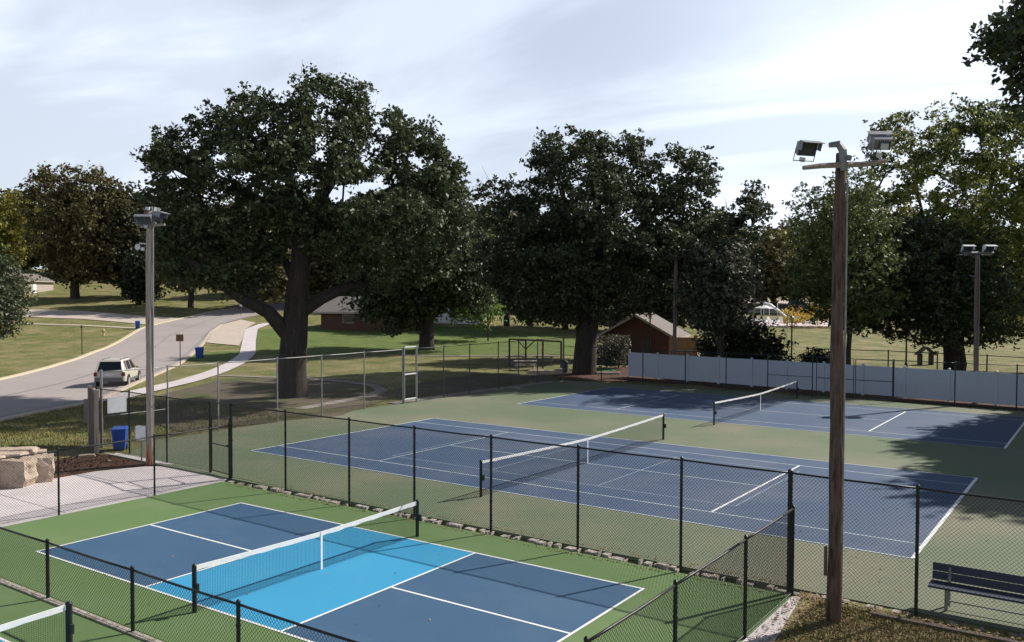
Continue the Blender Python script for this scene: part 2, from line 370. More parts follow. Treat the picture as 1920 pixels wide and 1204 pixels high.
lines('pickleball_overlay_lines', [(-6.7, -3.05, 6.7, -3.05, t), (-6.7, 3.05, 6.7, 3.05, t)], .006, 'line_thin')
lines('pickleball_overlay_lines', [(-2.13, -3.05, -2.13, 3.05, t), (2.13, -3.05, 2.13, 3.05, t), (6.7, -3.05, 6.7, 3.05, t), (-6.7, -3.05, -6.7, 3.05, t)], .007, 'line_thin')
ZP = -.06; KS = .9717
def SP(x, y): return (CX+(x-CX)*KS, CY+(y-CY)*KS)
mb = MB(); mb.prism([(-8.33, -44), (10.32, -44), (10.32, -9.42), (-8.33, -9.42)], -.6, ZP); struct('pickleball_court_surface', mb, 'green_new')
def pickle(cx, cy, ang=.008):
    def T(p): return SP(cx+p[0]*math.cos(ang)-p[1]*math.sin(ang), cy+p[0]*math.sin(ang)+p[1]*math.cos(ang))
    def q(name, x0, x1, y0, y1, z, m):
        mb = MB(); mb.add([(*T(p), z) for p in ((x0, y0), (x1, y0), (x1, y1), (x0, y1))], [(0, 1, 2, 3)]); struct(name, mb, m)
    l, w, k, lw = 6.705, 3.05, 2.17, .06
    q('pickleball_court', -l, -k, -w, w, ZP+.004, 'blue_new'); q('pickleball_court', k, l, -w, w, ZP+.004, 'blue_new')
    q('pickleball_kitchen', -k, k, -w, w, ZP+.004, 'cyan')
    q('court_lines', -l, l, -w-lw/2, -w+lw/2, ZP+.008, 'line'); q('court_lines', -l, l, w-lw/2, w+lw/2, ZP+.008, 'line')
    q('court_lines', -l, -k, -lw/2, lw/2, ZP+.008, 'line'); q('court_lines', k, l, -lw/2, lw/2, ZP+.008, 'line')
    for x in (-l, -k, k, l): q('court_lines', x-lw/2, x+lw/2, -w-lw/2, w+lw/2, ZP+.012, 'line')
pickle(.7255, -13.493); pickle(.71, -22.75)
# crumbling edge of the raised tennis slab
mb = MB(); x = -8.2
while x < 17.3:
    l = random.choice([.06, .1, .16, .25, .4])*random.uniform(.7, 1.4); yy = -9.30+random.uniform(-.03, .03)
    zt = .004+random.uniform(-.055, .014)
    mb.prism([(x, yy-.07+random.uniform(-.04, .04)), (x+l, yy-.07+random.uniform(-.04, .04)), (x+l*.95, yy+.12+random.uniform(-.03, .04)), (x+.02, yy+.13)], -.5, zt); x += l+random.choice([.01, .03, .08, .16, .3])
struct('slab_edge', mb, 'rubble')
# concrete apron on the left, its joints, and concrete strip on the right
mb = MB(); poly = [(-8.34, -45), (-8.34, -9.35), (-8.45, -9.1), (-9.7, -8.98), (-11.9, -9.0), (-12.6, -9.5), (-13.25, -11), (-13.2, -14.1), (-13.6, -20), (-14, -45)]
mb.prism(poly, -.5, -.045); struct('concrete_path', mb, 'concrete')
mb = MB()
for y in (-11.55, -14.6, -17.7, -20.7): mb.add([(-13.2, y-.012, -.041), (-8.4, y-.012, -.041), (-8.4, y+.012, -.041), (-13.2, y+.012, -.041)], [(0, 1, 2, 3)])
struct('path_joints', mb, 'gravel')
mb = MB(); mb.prism([(-17.2, -9.10), (-12.9, -9.15), (-12.0, -8.98), (-11.9, -8.85), (-17.2, -8.78)], -.4, .015); struct('concrete_edge', mb, 'concrete')
mb = MB(); mb.prism([(10.36, -9.6), (10.52, -9.55), (10.84, -12.3), (10.95, -18), (10.36, -18)], -.5, -.02); struct('concrete_edge', mb, 'concrete')
mb = MB(); mb.prism([(11.9, -9.80), (18, -9.86), (18, -9.74), (11.9, -9.70)], -.3, .03); struct('timber_edging', mb, 'wood_dark')
# mulch bed by the sign
mb = MB(); pl = [(-12.55, -9.3), (-13.2, -11), (-13.15, -14), (-13.5, -20), (-17.5, -20), (-19.8, -12), (-18.3, -9.12)]
nP = len(pl); mb.prism(pl, -.5, -.02); struct('mulch_bed', mb, 'mulch')

# ------------------------------------------------------------------ chain link fences
def chain_mesh(mb, P, Q, z0, z1, r, sp=.0762):
    P = np.array(P[:2], float); Q = np.array(Q[:2], float); L = float(np.hypot(*(Q-P))); d = (Q-P)/L; H = z1-z0
    nrm = np.array([-d[1], d[0]])*r*.8
    for sg in (1, -1):
        c = -H if sg > 0 else 0.
        end = L if sg > 0 else L+H
        while c < end:
            # s = c + sg*z
            if sg > 0: za = max(0, -c); zb = min(H, L-c)
            else: za = max(0, c-L); zb = min(H, c)
            if zb-za > .01:
                sa, sb = c+sg*za, c+sg*zb
                off = nrm*sg
                a = (*(P+d*sa+off), z0+za); b = (*(P+d*sb+off), z0+zb)
                mb.wire(a, b, r)
            c += sp
def fence(name, label, posts, H, zb, m, mw, pr=.03, rr=.021, wr=.0026, sp=.0762, bottom=.06, mids=(), bigs=(), cap=True, group=None, rail=True, tie=True):
    """posts: list of (x, y); consecutive posts carry fabric"""
    o = thing(name, label, 'fence', (posts[0][0], posts[0][1], zb), group=group)
    for i, p in enumerate(posts):
        r = pr*1.55 if i in bigs else pr
        mb = MB(); mb.tube([(p[0], p[1], zb-.15), (p[0], p[1], zb+H+.03)], r, 10)
        if cap: mb.tube([(p[0], p[1], zb+H+.03), (p[0], p[1], zb+H+.055), (p[0], p[1], zb+H+.08)], [r*1.15, r*1.1, r*.3], 10)
        for zz in (.3, .8, 1.3, 1.8, 2.3):
            if zz < H: mb.tube([(p[0], p[1], zb+zz-.02), (p[0], p[1], zb+zz+.02)], r*1.15, 8)
        mb.build('post', m, o, smooth=False)
    mb = MB()
    if rail:
        for a, b in zip(posts[:-1], posts[1:]):
            k = 4; pts = [(a[0]+(b[0]-a[0])*i/k, a[1]+(b[1]-a[1])*i/k, zb+H-.012*math.sin(math.pi*i/k)) for i in range(k+1)]
            mb.tube(pts, rr, 8)
        mb.build('top_rail', m, o, smooth=True)
    mb = MB()
    for a, b in zip(posts[:-1], posts[1:]): chain_mesh(mb, a, b, zb+bottom, zb+H-.01, wr, sp)
    for a, b in zip(posts[:-1], posts[1:]): mb.wire((*a, zb+bottom+.01), (*b, zb+bottom+.01), wr*1.8)
    mb.build('chain_link', mw, o)
    for (i, z) in mids:
        a, b = posts[i], posts[i+1]
        MB().tube([(*a, zb+z), (*b, zb+z)], rr*.9, 8).build('mid_rail', m, o)
    return o
Yd = -9.3
divx = [(-8.3, -9.12), (-5.52, -9.2), (-2.69, -9.24), (-.11, Yd), (2.51, Yd), (5.11, Yd), (7.78, Yd), (10.2, Yd), (12.63, Yd), (15.1, Yd), (17.5, Yd)]
fence('chain_link_fence', 'tall black chain link fence dividing the pickleball court from the tennis courts', divx, 2.47, -.03, 'black', 'black', .033, .021, .0032, bigs=(0, 7))
gx = [(-17.15, -8.72), (-14.95, -8.68), (-12.33, -8.83), (-9.67, -8.93)]
fence('chain_link_fence', 'short black chain link fence between the gate and the blue recycling cart', gx, 2.40, -.02, 'black', 'black', .030, .021, .003, bigs=(3,))
g = thing('chain_link_gate', 'black chain link gate at the far left corner of the pickleball court', 'gate', (-9.67, -8.93, 0))
MB().tube([(-9.67, -8.93, 2.40), (-8.3, -9.12, 2.46)], .021, 8).build('header_rail', 'black', g)
a, b = (-9.56, -8.95), (-8.42, -9.10); mb = MB()
for z in (.10, 1.02, 1.96): mb.tube([(*a, z), (*b, z)], .019, 8)
for p in (a, b): mb.tube([(*p, .08), (*p, 1.98)], .019, 8)
mb.build('gate_frame', 'black', g)
mb = MB(); chain_mesh(mb, a, b, .1, 1.95, .003); mb.build('chain_link', 'black', g)
MB().box((-8.5, -9.09, 1.05), (.12, .05, .06)).build('latch', 'black', g)
# west fence, galvanised, ten feet tall
wy = [-8.6, -5.7, -3.2, .1, 2.9, 5.9, 8.9]; wy2 = [10.1, 12.5, 15, 18, 20.3, 22.6, 26]
fence('chain_link_fence', 'tall galvanised chain link fence left of the tennis courts under the tallest oak', [(-17, y) for y in wy], 3.05, -.02, 'galv', 'galv_wire', .034, .021, .0016, sp=.09, mids=((0, 1.28),), bigs=(0,))
fence('chain_link_fence', 'tall chain link fence painted shade-grey at the far left corner by the picnic tables', [(-17, y) for y in wy2], 3.05, -.02, 'galv_shaded', 'galv_shaded', .034, .021, .0016, sp=.09, bigs=(6,))
g = thing('gate_frame', 'narrow galvanised opening with three cross bars in the left tennis fence', 'gate', (-17, 9.5, 0))
for y in (8.98, 10.02): MB().tube([(-16.97, y, -.05), (-16.97, y, 3.2)], .055, 10).build('post', 'galv', g)
for z in (.22, 1.62, 3.14): MB().tube([(-16.97, 8.98, z), (-16.97, 10.02, z)], .045, 10).build('cross_bar', 'lamp_pale', g)
# north fence, dark, eight feet
nxs = [(-17, 26), (-13.9, 26), (-10.7, 26)]
for u, v in ((1284.5, 729), (1361, 734), (1439, 739), (1523, 745)):
    p = G(u, v, 0); d = ray(u, v); tt = (26-CY)/d[1]; nxs.append(((CAMP+d*tt)[0], 26))
ng = [nxs[-1]]
for u in (1529, 1602, 1675): d = ray(u, 750); tt = (26-CY)/d[1]; ng.append(((CAMP+d*tt)[0], 26))
nr = [ng[-1]]
for u in (1790, 1906): d = ray(u, 750); tt = (26-CY)/d[1]; nr.append(((CAMP+d*tt)[0], 26))
nr += [(14.6, 26), (17.3, 26)]
fence('chain_link_fence', 'dark chain link fence before the white panels left of the far tennis net', nxs, 2.44, -.02, 'dark_fence', 'dark_fence', .034, .02, .0016, sp=.10, mids=((5, 1.22),))
fence('chain_link_fence', 'dark chain link fence before the white panels at the far right', nr, 2.44, -.02, 'dark_fence', 'dark_fence', .034, .02, .0016, sp=.10)
g = thing('chain_link_gate', 'dark double gate with middle rail in the far tennis fence behind the main pole', 'gate', (ng[1][0], 26, 0))
for a, b in ((ng[1], ng[2]), (ng[2], ng[3])):
    a = (a[0]+.05, 25.97); b = (b[0]-.05, 25.97); mb = MB()
    for z in (.12, 1.18, 2.40): mb.tube([(*a, z), (*b, z)], .024, 8)
    for p in (a, b): mb.tube([(*p, .1), (*p, 2.42)], .024, 8)
    gl = mb.build('gate_leaf', 'dark_fence', g)
    mb = MB(); chain_mesh(mb, a, b, .12, 2.4, .0016, .10); mb.build('chain_link', 'dark_fence', gl)
fence('chain_link_fence', 'dark chain link fence on the right end of the tennis courts', [(17.35, y) for y in (-9.3, -6, -3, 0, 3, 6, 9, 12, 15, 18, 21, 24, 26)], 3.05, -.02, 'dark_fence', 'dark_fence', .034, .02, .002, sp=.10)
# pickleball fences
fence('chain_link_fence', 'black chain link fence between the pickleball court and the concrete path', [(-8.36, -9.15)]+[SP(-9.05, y) for y in (-11.43, -14.44, -17.45, -20.5, -23.5, -26.5)], 1.80, -.05, 'black', 'black', .028, .020, .0028)
fence('chain_link_fence', 'low black chain link fence in the foreground between the two pickleball courts', [SP(x, -18.14) for x in (-9.05, -5.5, -2.4, .69, 3.79, 6.9, 10.1)], 1.15, ZP, 'black', 'black', .036, .022, .0032)
fence('chain_link_fence', 'black chain link fence at the right end of the pickleball court beside the concrete strip', [(10.31, -9.45)]+[SP(10.15, y) for y in (-11.75, -14.85, -17.6, -20.5)], 1.80, -.06, 'black', 'black', .034, .022, .0034)
mb = MB(); mb.prism([(-8.33, -18.50), (10.25, -18.50), (10.25, -18.37), (-8.33, -18.37)], -.3, -.03); struct('concrete_edge', mb, 'rubble')

# ------------------------------------------------------------------ nets
def net(label, cx, cy, half, hp, hc, zb, mesh_sp, wr, tape, post_r, strap_side=False, group=None, bottom=.04):
    o = thing('court_net', label, 'net', (cx, cy, zb), group=group)
    def top(y): a = abs(y-cy)/half; return hc+(hp-hc)*a**1.3
    for s in (-1, 1):
        mb = MB(); mb.tube([(cx, cy+s*half, zb), (cx, cy+s*half, zb+hp+.02)], post_r, 12); mb.tube([(cx, cy+s*half, zb+hp+.02), (cx, cy+s*half, zb+hp+.05)], [post_r*1.1, post_r*.5], 12)
        po = mb.build('post', 'black', o)
        mb = MB(); mb.box((cx+.09, cy+s*half, zb+hp*.55), (.07, .05, .16)); mb.build('crank' if s < 0 else 'pulley', 'black', po)
    tape0 = tape; n = 36; ys_ = [cy-half+2*half*i/n for i in range(n+1)]; e = post_r
    mb = MB()
    for a, b in zip(ys_[:-1], ys_[1:]):
        a2 = max(a, cy-half+e); b2 = min(b, cy+half-e)
        for sx in (-.012, .012): pass
        za, zc = zb+top(a2), zb+top(b2); tape = tape0*(1+.10*math.sin(a*9.7)+.06*math.sin(a*23)); tape2 = tape0*(1+.10*math.sin(b*9.7)+.06*math.sin(b*23))
        vs = [(cx-.013, a2, za-tape), (cx+.013, a2, za-tape), (cx+.013, a2, za+.008), (cx-.013, a2, za+.008), (cx-.013, b2, zc-tape2), (cx+.013, b2, zc-tape2), (cx+.013, b2, zc+.008), (cx-.013, b2, zc+.008)]
        mb.add(vs, [(0, 4, 5, 1), (1, 5, 6, 2), (2, 6, 7, 3), (3, 7, 4, 0), (0, 1, 2, 3), (4, 7, 6, 5)])
    mb.build('top_tape', 'net_white', o)
    tape = tape0; mb = MB(); y = cy-half+e+.02
    while y < cy+half-e-.02: mb.wire((cx, y, zb+bottom), (cx, y, zb+top(y)-tape+.005), wr, 3); y += mesh_sp
    k = int((hp-bottom)/mesh_sp)
    for i in range(k):
        for a, b in zip(ys_[:-1], ys_[1:]):
            fa = i/k; za = zb+bottom+(top(a)-tape-bottom)*fa; zc = zb+bottom+(top(b)-tape-bottom)*fa
            mb.wire((cx, max(a, cy-half+e), za), (cx, min(b, cy+half-e), zc), wr*(2.2 if i == 0 else 1), 3)
    mb.build('net_mesh', 'net_black', o)
    MB().box((cx+.018, cy, zb+top(cy)/2), (.008, .055, top(cy)+.01)).build('centre_strap', 'net_white', o)
    return o
net('tennis net with a white tape across the nearer tennis court', 0, 0, 6.4, 1.07, .914, 0, .045, .0018, .065, .045)
net('tennis net with a sagging white tape across the far tennis court', .15, 18.01, 6.4, 1.07, .914, 0, .06, .0019, .065, .04)
net('pickleball net with a broad white tape over the light blue kitchen', *SP(.73, -13.49), 3.35*KS, .90, .84, ZP, .038, .0019, .085, .045)
net('pickleball net entering the picture at the bottom left corner', *SP(.80, -22.75), 3.35*KS, .90, .84, ZP, .038, .0019, .085, .055)

# ------------------------------------------------------------------ floodlight poles
def floodlight(o, c, az, tilt, s=1., hm='lamp_grey'):
    """flood head: tilted housing with fins, visor, lens and yoke"""
    m = Matrix.Rotation(az, 4, 'Z') @ Matrix.Rotation(tilt, 4, 'X')
    def T(v): return tuple(Vector(c)+(m @ Vector(v))*s)
    mb = MB()
    def bx(cc, d, mbb):
        vs = [T((cc[0]+d[0]*x/2, cc[1]+d[1]*y/2, cc[2]+d[2]*z/2)) for x in (-1, 1) for y in (-1, 1) for z in (-1, 1)]
        mbb.add(vs, [(0, 1, 3, 2), (4, 6, 7, 5), (0, 4, 5, 1), (2, 3, 7, 6), (0, 2, 6, 4), (1, 5, 7, 3)])
    vs = [T((x*.25, -.06, z*.17)) for x, z in ((-1, -1), (1, -1), (1, 1), (-1, 1))]+[T((x*.20, .12, z*.13)) for x, z in ((-1, -1), (1, -1), (1, 1), (-1, 1))]
    mb.add(vs, [(0, 1, 2, 3), (7, 6, 5, 4), (0, 4, 5, 1), (1, 5, 6, 2), (2, 6, 7, 3), (3, 7, 4, 0)])
    for i in range(7): bx((-.15+i*.05, .15, 0), (.014, .07, .22), mb)
    hd = mb.build('floodlight', hm, o)
    mb = MB(); bx((0, -.065, 0), (.46, .012, .31), mb); mb.build('lens', 'lamp_dark', hd)
    mb = MB(); bx((0, -.16, .185), (.54, .22, .015), mb); bx((-.265, -.12, .08), (.012, .14, .2), mb); bx((.265, -.12, .08), (.012, .14, .2), mb); mb.build('visor', hm, hd)
    mb = MB(); bx((.0, .22, 0), (.15, .1, .12), mb); mb.build('ballast_box', 'lamp_pale', hd); mb = MB(); bx((0, .05, -.28), (.10, .10, .10), mb); mb.build('swivel', 'lamp_pale', hd)
    mb = MB(); mb.tube([T((-.28, 0, 0)), T((-.28, 0, -.30)), T((.28, 0, -.30)), T((.28, 0, 0))], .013*s, 6); mb.build('yoke', 'lamp_grey', hd)
def light_pole(label, base, top, r0, r1, m, arm=None, heads=(), conduit=None, n=16):
    o = thing('light_pole', label, 'light pole', base, group='wooden floodlight poles around the courts')
    b = np.array(base, float); tp = np.array(top, float); mb = MB(); pts = []; rr = []
    for i in range(13):
        f = i/12; j = np.array([.02*math.sin(5*f+1), .02*math.cos(4*f), 0]) if 0 < i < 12 else np.zeros(3)
        pts.append(b+(tp-b)*f+j); rr.append(r0+(r1-r0)*f+.008*math.sin(i*2.1))
    pts[0] = pts[0]-np.array([0, 0, .3]); mb.tube(pts, rr, n)
    mb.build('pole', m, o, smooth=True)
    if conduit:
        az, z0, z1, cr = conduit; d = np.array([math.cos(az), math.sin(az), 0]); mb = MB(); cp = []
        for i in range(9):
            f = (z0+(z1-z0)*i/8-b[2])/(tp[2]-b[2]); cp.append(b+(tp-b)*f+d*(r0+(r1-r0)*f+cr*.5))
        mb.tube(cp, cr, 6); mb.build('conduit', 'galv', o)
    return o
# main pole
B = G(1561, 1166); T1_ = G(1578, 300, None) if False else None
D0 = depth(B); tp = PT(1578, 288, D0)
pole = light_pole('brown weathered wooden light pole standing in the grass at the right, nearest the camera', B, tp, .135, .10, 'wood_pole', conduit=(math.atan2(RH[1], RH[0])-.35, .6, 8.3, .02))
ax = PT(1583, 309, D0-.16); e1 = PT(1505, 315, D0-.15); e2 = PT(1662, 301, D0-.15)
mb = MB(); mb.tube([e1, PT(1540, 311, D0-.15), ax, PT(1625, 308, D0-.15), e2], [.04, .05, .055, .05, .04], 4)
arm = mb.build('cross_arm', 'wood_grey', pole)
mb = MB(); mb.tube([PT(1555, 272, D0-.16), PT(1572, 270, D0-.16), PT(1580, 282, D0-.16), PT(1582, 320, D0-.16)], [.05, .07, .075, .06], 6); mb.tube([PT(1592, 292, D0-.16), PT(1590, 300, D0-.16)], .06, 6); mb.build('mounting_bracket', 'lamp_grey', pole)
azc = math.atan2(FH[1], FH[0])-math.pi/2
floodlight(pole, tuple(PT(1512, 278, D0-.1)), azc+R(18), R(22), .80)
floodlight(pole, tuple(PT(1652, 268, D0-.1)), azc+R(180), R(-30), .80)
MB().box(tuple(PT(1548, 1052, D0-.05)), (.05, .05, .55)).build('junction_box', 'wood_dark', pole)
# left pole
B = G(280, 872); D0 = depth(B); tp = PT(281, 397, D0)
pole = light_pole('bleached grey wooden light pole with a red scar at its foot beside the concrete path', B, tp, .135, .10, 'wood_grey', conduit=(math.atan2(RH[1], RH[0])-.1, .3, 8.5, .03))
mb = MB(); rp = np.array([*RH, 0]); fh = np.array([*FH, 0])
mb.tube([B+np.array([0, 0, .02])-fh*.12+rp*.045, B+np.array([0, 0, .35])-fh*.135+rp*.03, B+np.array([0, 0, .78])-fh*.12+rp*.05], [.05, .06, .015], 6); mb.build('scar', 'wood_scar', pole)
bx_ = PT(265, 812, D0-.05); MB().box(tuple(bx_), (.36, .16, .50), math.atan2(RH[1], RH[0])).build('electric_box', 'lamp_pale', pole)
MB().tube([bx_-np.array([0, 0, .25]), bx_-np.array([0, 0, 1.1])], .03, 6).build('riser_pipe', 'galv', pole)
floodlight(pole, tuple(PT(271, 411, D0-.3)), azc+R(6), R(24), 1.05); floodlight(pole, tuple(PT(297, 405, D0)), azc+R(82), R(20), 1.0)
floodlight(pole, tuple(PT(283, 396, D0+.35)), azc+R(170), R(20), .9)
MB().tube([PT(262, 424, D0-.05), PT(309, 421, D0-.05)], .05, 6).build('cross_arm', 'wood_grey', pole)
cm = MB().tube([PT(280, 458, D0-.05), PT(262, 456, D0-.1), PT(260, 461, D0-.1)], .025, 6).build('camera_arm', 'lamp_pale', pole)
mb = MB(); c = PT(258, 463, D0-.1); mb.tube([c+np.array([0, 0, .1]), c, c-np.array([0, 0, .08]), c-np.array([0, 0, .12])], [.05, .1, .08, .02], 8); mb.tube([c+rp*.18-np.array([0, 0, .02]), c+rp*.18-np.array([0, 0, .13])], .06, 8); mb.build('security_camera', 'lamp_pale', cm)
def far_pole(label, uvb, uvt, wood):
    B = G(*uvb); D0 = depth(B); tp = PT(*uvt, D0); o = light_pole(label, B, tp, .135, .10, wood, conduit=(math.atan2(RH[1], RH[0])-.4, .5, tp[2]-.4, .025))
    s = 1
    MB().tube([PT(uvt[0]-28, uvt[1]+3, D0-.2), PT(uvt[0]+30, uvt[1]+3, D0-.2)], .07, 4).build('cross_arm', 'lamp_grey', o)
    for du in (-20, 20): floodlight(o, tuple(PT(uvt[0]+du, uvt[1]-5, D0-.15)), azc+R(8*(du > 0)), R(20), 1.25, 'lamp_pale')
    MB().tube([PT(uvt[0], uvt[1]+48, D0-.1), PT(uvt[0]-14, uvt[1]+46, D0-.1)], .04, 6).build('side_bracket', 'lamp_grey', o)
far_pole('slim wooden light pole in front of the white panels at the far right', (1828, 758), (1833, 471), 'wood_mid')
far_pole('dark wooden light pole in front of the brick restroom building', (1263, 714), (1267, 478), 'wood_mid')

# ------------------------------------------------------------------ white panel fence behind the courts
o = thing('vinyl_fence', 'long white vinyl panel fence behind the far tennis court', 'fence', (-13.9, 30.3, 0))
A_ = G(1180, 708); B_ = G(1920, 766); dr = (B_-A_)[:2]; Lv = float(np.hypot(*dr)); dr = dr/Lv; Lv += 9; nn = int(Lv/2.44); azv = math.atan2(dr[1], dr[0])
for i in range(nn+1):
    p = A_[:2]+dr*i*2.44; MB().box((p[0], p[1], .95), (.13, .13, 1.9), azv).tube([(p[0], p[1], 1.9), (p[0], p[1], 1.93), (p[0], p[1], 1.97)], [.09, .09, .01], 4).build('post', 'vinyl', o)
    if i < nn:
        q = p+dr*1.22; mb = MB(); mb.box((q[0], q[1], .97), (2.30, .03, 1.56), azv)
        for k in range(1, 15):
            c = p+dr*(.065+k*.154); mb.box((c[0]+dr[1]*.016, c[1]-dr[0]*.016, .97), (.006, .006, 1.54), azv)
        pa = mb.build('panel', 'vinyl', o)
        MB().box((q[0], q[1], 1.79), (2.30, .055, .09), azv).build('rail', 'vinyl', pa); MB().box((q[0], q[1], .15), (2.30, .055, .12), azv).build('rail', 'vinyl', pa)

# ------------------------------------------------------------------ black park lamps and the fence in the field
def park_lamp(u, vt, D, label):
    p = PT(u, vt, D); z0 = float(h(p[0], p[1])); z1 = p[2]
    o = thing('park_lamp', label, 'lamp post', (p[0], p[1], z0), group='black lamp posts in the field behind the white fence')
    MB().tube([(p[0], p[1], z0-.1), (p[0], p[1], z0+.5), (p[0], p[1], z0+.55), (p[0], p[1], z1-.45)], [.13, .12, .075, .06], 8).build('pole', 'black', o)
    la = MB().tube([(p[0], p[1], z1-.45), (p[0], p[1], z1-.1)], [.12, .17], 6).build('lantern', 'lamp_pale', o)
    MB().tube([(p[0], p[1], z1-.1), (p[0], p[1], z1+.08)], [.22, .03], 6).build('cap', 'black', la)
park_lamp(1485, 593, 75, 'black lamp post left of the main light pole, behind the drooping shrub')
park_lamp(1590, 609, 74, 'black lamp post just right of the main light pole')
park_lamp(1700, 617, 73, 'black lamp post between the main pole and the large maple trunk')
park_lamp(1219, 588, 72, 'dark lamp post with a white globe in front of the brick restroom gable')
fl = [G(u, v) for u, v in ((1515, 694), (1590, 697), (1665, 700), (1757, 706), (1850, 712), (1960, 720))]
fence('chain_link_fence', 'low dark fence crossing the grass field behind the white panels', [(p[0], p[1]) for p in fl], 1.75, 0, 'dark_fence', 'dark_fence', .05, .03, .0016, sp=.2)

# ------------------------------------------------------------------ trees
def leaves_mesh(name, C, size, m, parent, flat=.0, up=.35):
    n = len(C); Nn = RNG.normal(size=(n, 3)); Nn[:, 2] = np.abs(Nn[:, 2])+up; Nn /= np.linalg.norm(Nn, axis=1)[:, None]
    A = np.cross(Nn, RNG.normal(size=(n, 3))); A /= np.linalg.norm(A, axis=1)[:, None]; Bv = np.cross(Nn, A)
    s = size*RNG.uniform(.6, 1.35, (n, 1)); a = A*s; b = Bv*s*RNG.uniform(.45, .75, (n, 1)); fo = Nn*s*.18
    V = np.stack([C-a, C-b*1.0+fo-a*.1, C+a, C+b+fo-a*.1], 1).reshape(-1, 3)
    off = np.array(origin(parent)) if parent is not None else np.zeros(3)
    V = (V-off).astype(np.float32)
    me = bpy.data.meshes.new(name); me.vertices.add(4*n); me.vertices.foreach_set('co', V.ravel())
    me.loops.add(4*n); me.loops.foreach_set('vertex_index', np.arange(4*n, dtype=np.int32))
    me.polygons.add(n); me.polygons.foreach_set('loop_start', np.arange(0, 4*n, 4, dtype=np.int32)); me.polygons.foreach_set('loop_total', np.full(n, 4, np.int32))
    me.update(calc_edges=True)
    at = me.attributes.new('var', 'FLOAT', 'FACE'); at.data.foreach_set('value', RNG.random(n).astype(np.float32))
    me.materials.append(MT[m]); o = bpy.data.objects.new(name, me); COL.objects.link(o); o.parent = parent
    return o
def tree(name, label, cat, base, D, poly_px, trunk_r, seeds_px, ntips=200, leaf='leaf_oak', lsize=.16, tuft=7, tufts=16, spread=.8, thick=6., holes=(), md=1.1, bark='bark', group=None, base_pt=None, shell=.6, maxr=.35, twigs=0, poly_m=None, tipr=.018, edge=0., skew=0.):
    """trunk with limbs grown towards points filling a crown volume, leaves in tufts at the ends"""
    b = np.array(base_pt if base_pt is not None else G(*base), float)
    if D is None: D = depth(b)
    rp = np.array([RH[0], RH[1], 0]); fp = np.array([FH[0], FH[1], 0])
    def loc(u, v): p = PT(u, v, D); q = p-b; return (float(q@rp), float(q[2]))
    P = [loc(*q) for q in poly_px] if poly_px else poly_m
    Hs = [(*loc(u, v), rx*D/F, ry*D/F) for u, v, rx, ry in holes]
    Pa = np.array(P); n0 = ntips*30
    X = RNG.uniform(Pa[:, 0].min(), Pa[:, 0].max(), n0); Z = RNG.uniform(Pa[:, 1].min(), Pa[:, 1].max(), n0)
    k = inpoly(X, Z, P); X, Z = X[k], Z[k]; d = edist(X, Z, P)
    k = d > spread*.22; X, Z, d = X[k], Z[k], d[k]
    hd = np.minimum(thick, .5+edge+(1.25+.35*edge)*d); q = RNG.uniform(-1, 1, len(X)); Y = np.sign(q)*np.abs(q)**shell*hd
    Y = Y+skew*X; bX = float((b-CAMP)@rp); bZ = float(b[2]-CZ)
    def seen(X, Y, Z): q_ = D/(D+Y); return (X+bX)*q_-bX, (Z+bZ)*q_-bZ
    if poly_px:
        Xs, Zs = seen(X, Y, Z); k = inpoly(Xs, Zs, P); X, Y, Z, d = X[k], Y[k], Z[k], d[k]
    for hx, hz, rx, rz in Hs:
        Xs, Zs = seen(X, Y, Z); k = ((Xs-hx)/rx)**2+((Zs-hz)/rz)**2 > 1.2; X, Y, Z, d = X[k], Y[k], Z[k], d[k]
    pts = np.stack([X, Y, Z], 1); keep = []; kd = []
    for p, dk in zip(pts, d):
        if len(keep) >= ntips: break
        if keep:
            kk = np.array(keep)
            if np.min(np.sum((kk-p)**2, 1)) < md*md: continue
        keep.append(p); kd.append(dk)
    tips = np.array(keep); kd = np.array(kd)
    nodes = []; par = []; frad = []
    def addn(p, pr, fr=0): nodes.append(np.array(p, float)); par.append(pr); frad.append(fr); return len(nodes)-1
    if not seeds_px: seeds_px = None
    if seeds_px:
        for si, sd_ in enumerate(seeds_px):
            pl, start = sd_[:2]; fr0, fr1 = sd_[2:] if len(sd_) > 2 else (0, 0); nseg = len(pl)-1
            prev = -1
            L = [(loc(q[0], q[1])[0], q[2] if len(q) > 2 else 0, loc(q[0], q[1])[1]) for q in pl]
            if si == 0: L[0] = (0, 0, -.2)
            if start is not None:
                p0 = np.array(L[0]); nd = np.array(nodes); prev = int(np.argmin(np.sum((nd-p0)**2, 1)))
            last = None
            for i in range(len(L)):
                if last is not None:
                    a = np.array(L[i-1]); c = np.array(L[i]); ns = max(1, int(np.linalg.norm(c-a)/1.2))
                    for j in range(1, ns+1):
                        jit = RNG.normal(0, .07, 3) if j < ns else 0
                        prev = addn(a+(c-a)*j/ns+jit, prev, fr0+(fr1-fr0)*((i-1)+j/ns)/nseg)
                elif start is None: prev = addn(L[i], prev)
                last = L[i]
    else:
        top = np.array([0, 0, Pa[:, 1].min()+.55*(Pa[:, 1].max()-Pa[:, 1].min())]); prev = addn((0, 0, -.2), -1); ns = max(3, int(top[2]/1.2))
        for j in range(1, ns+1): prev = addn(top*j/ns+RNG.normal(0, .06, 3)*[1, 1, 0], prev)
    zmin = Pa[:, 1].min()
    nd = np.array(nodes); dd = np.array([np.min(np.linalg.norm(nd-tp_, axis=1)) for tp_ in tips]); order = np.argsort(dd)
    plen = [0.]*len(nodes)
    for i in range(1, len(nodes)):
        if par[i] >= 0: plen[i] = plen[par[i]]+np.linalg.norm(nodes[i]-nodes[par[i]])
    tipidx = []; tipd = []
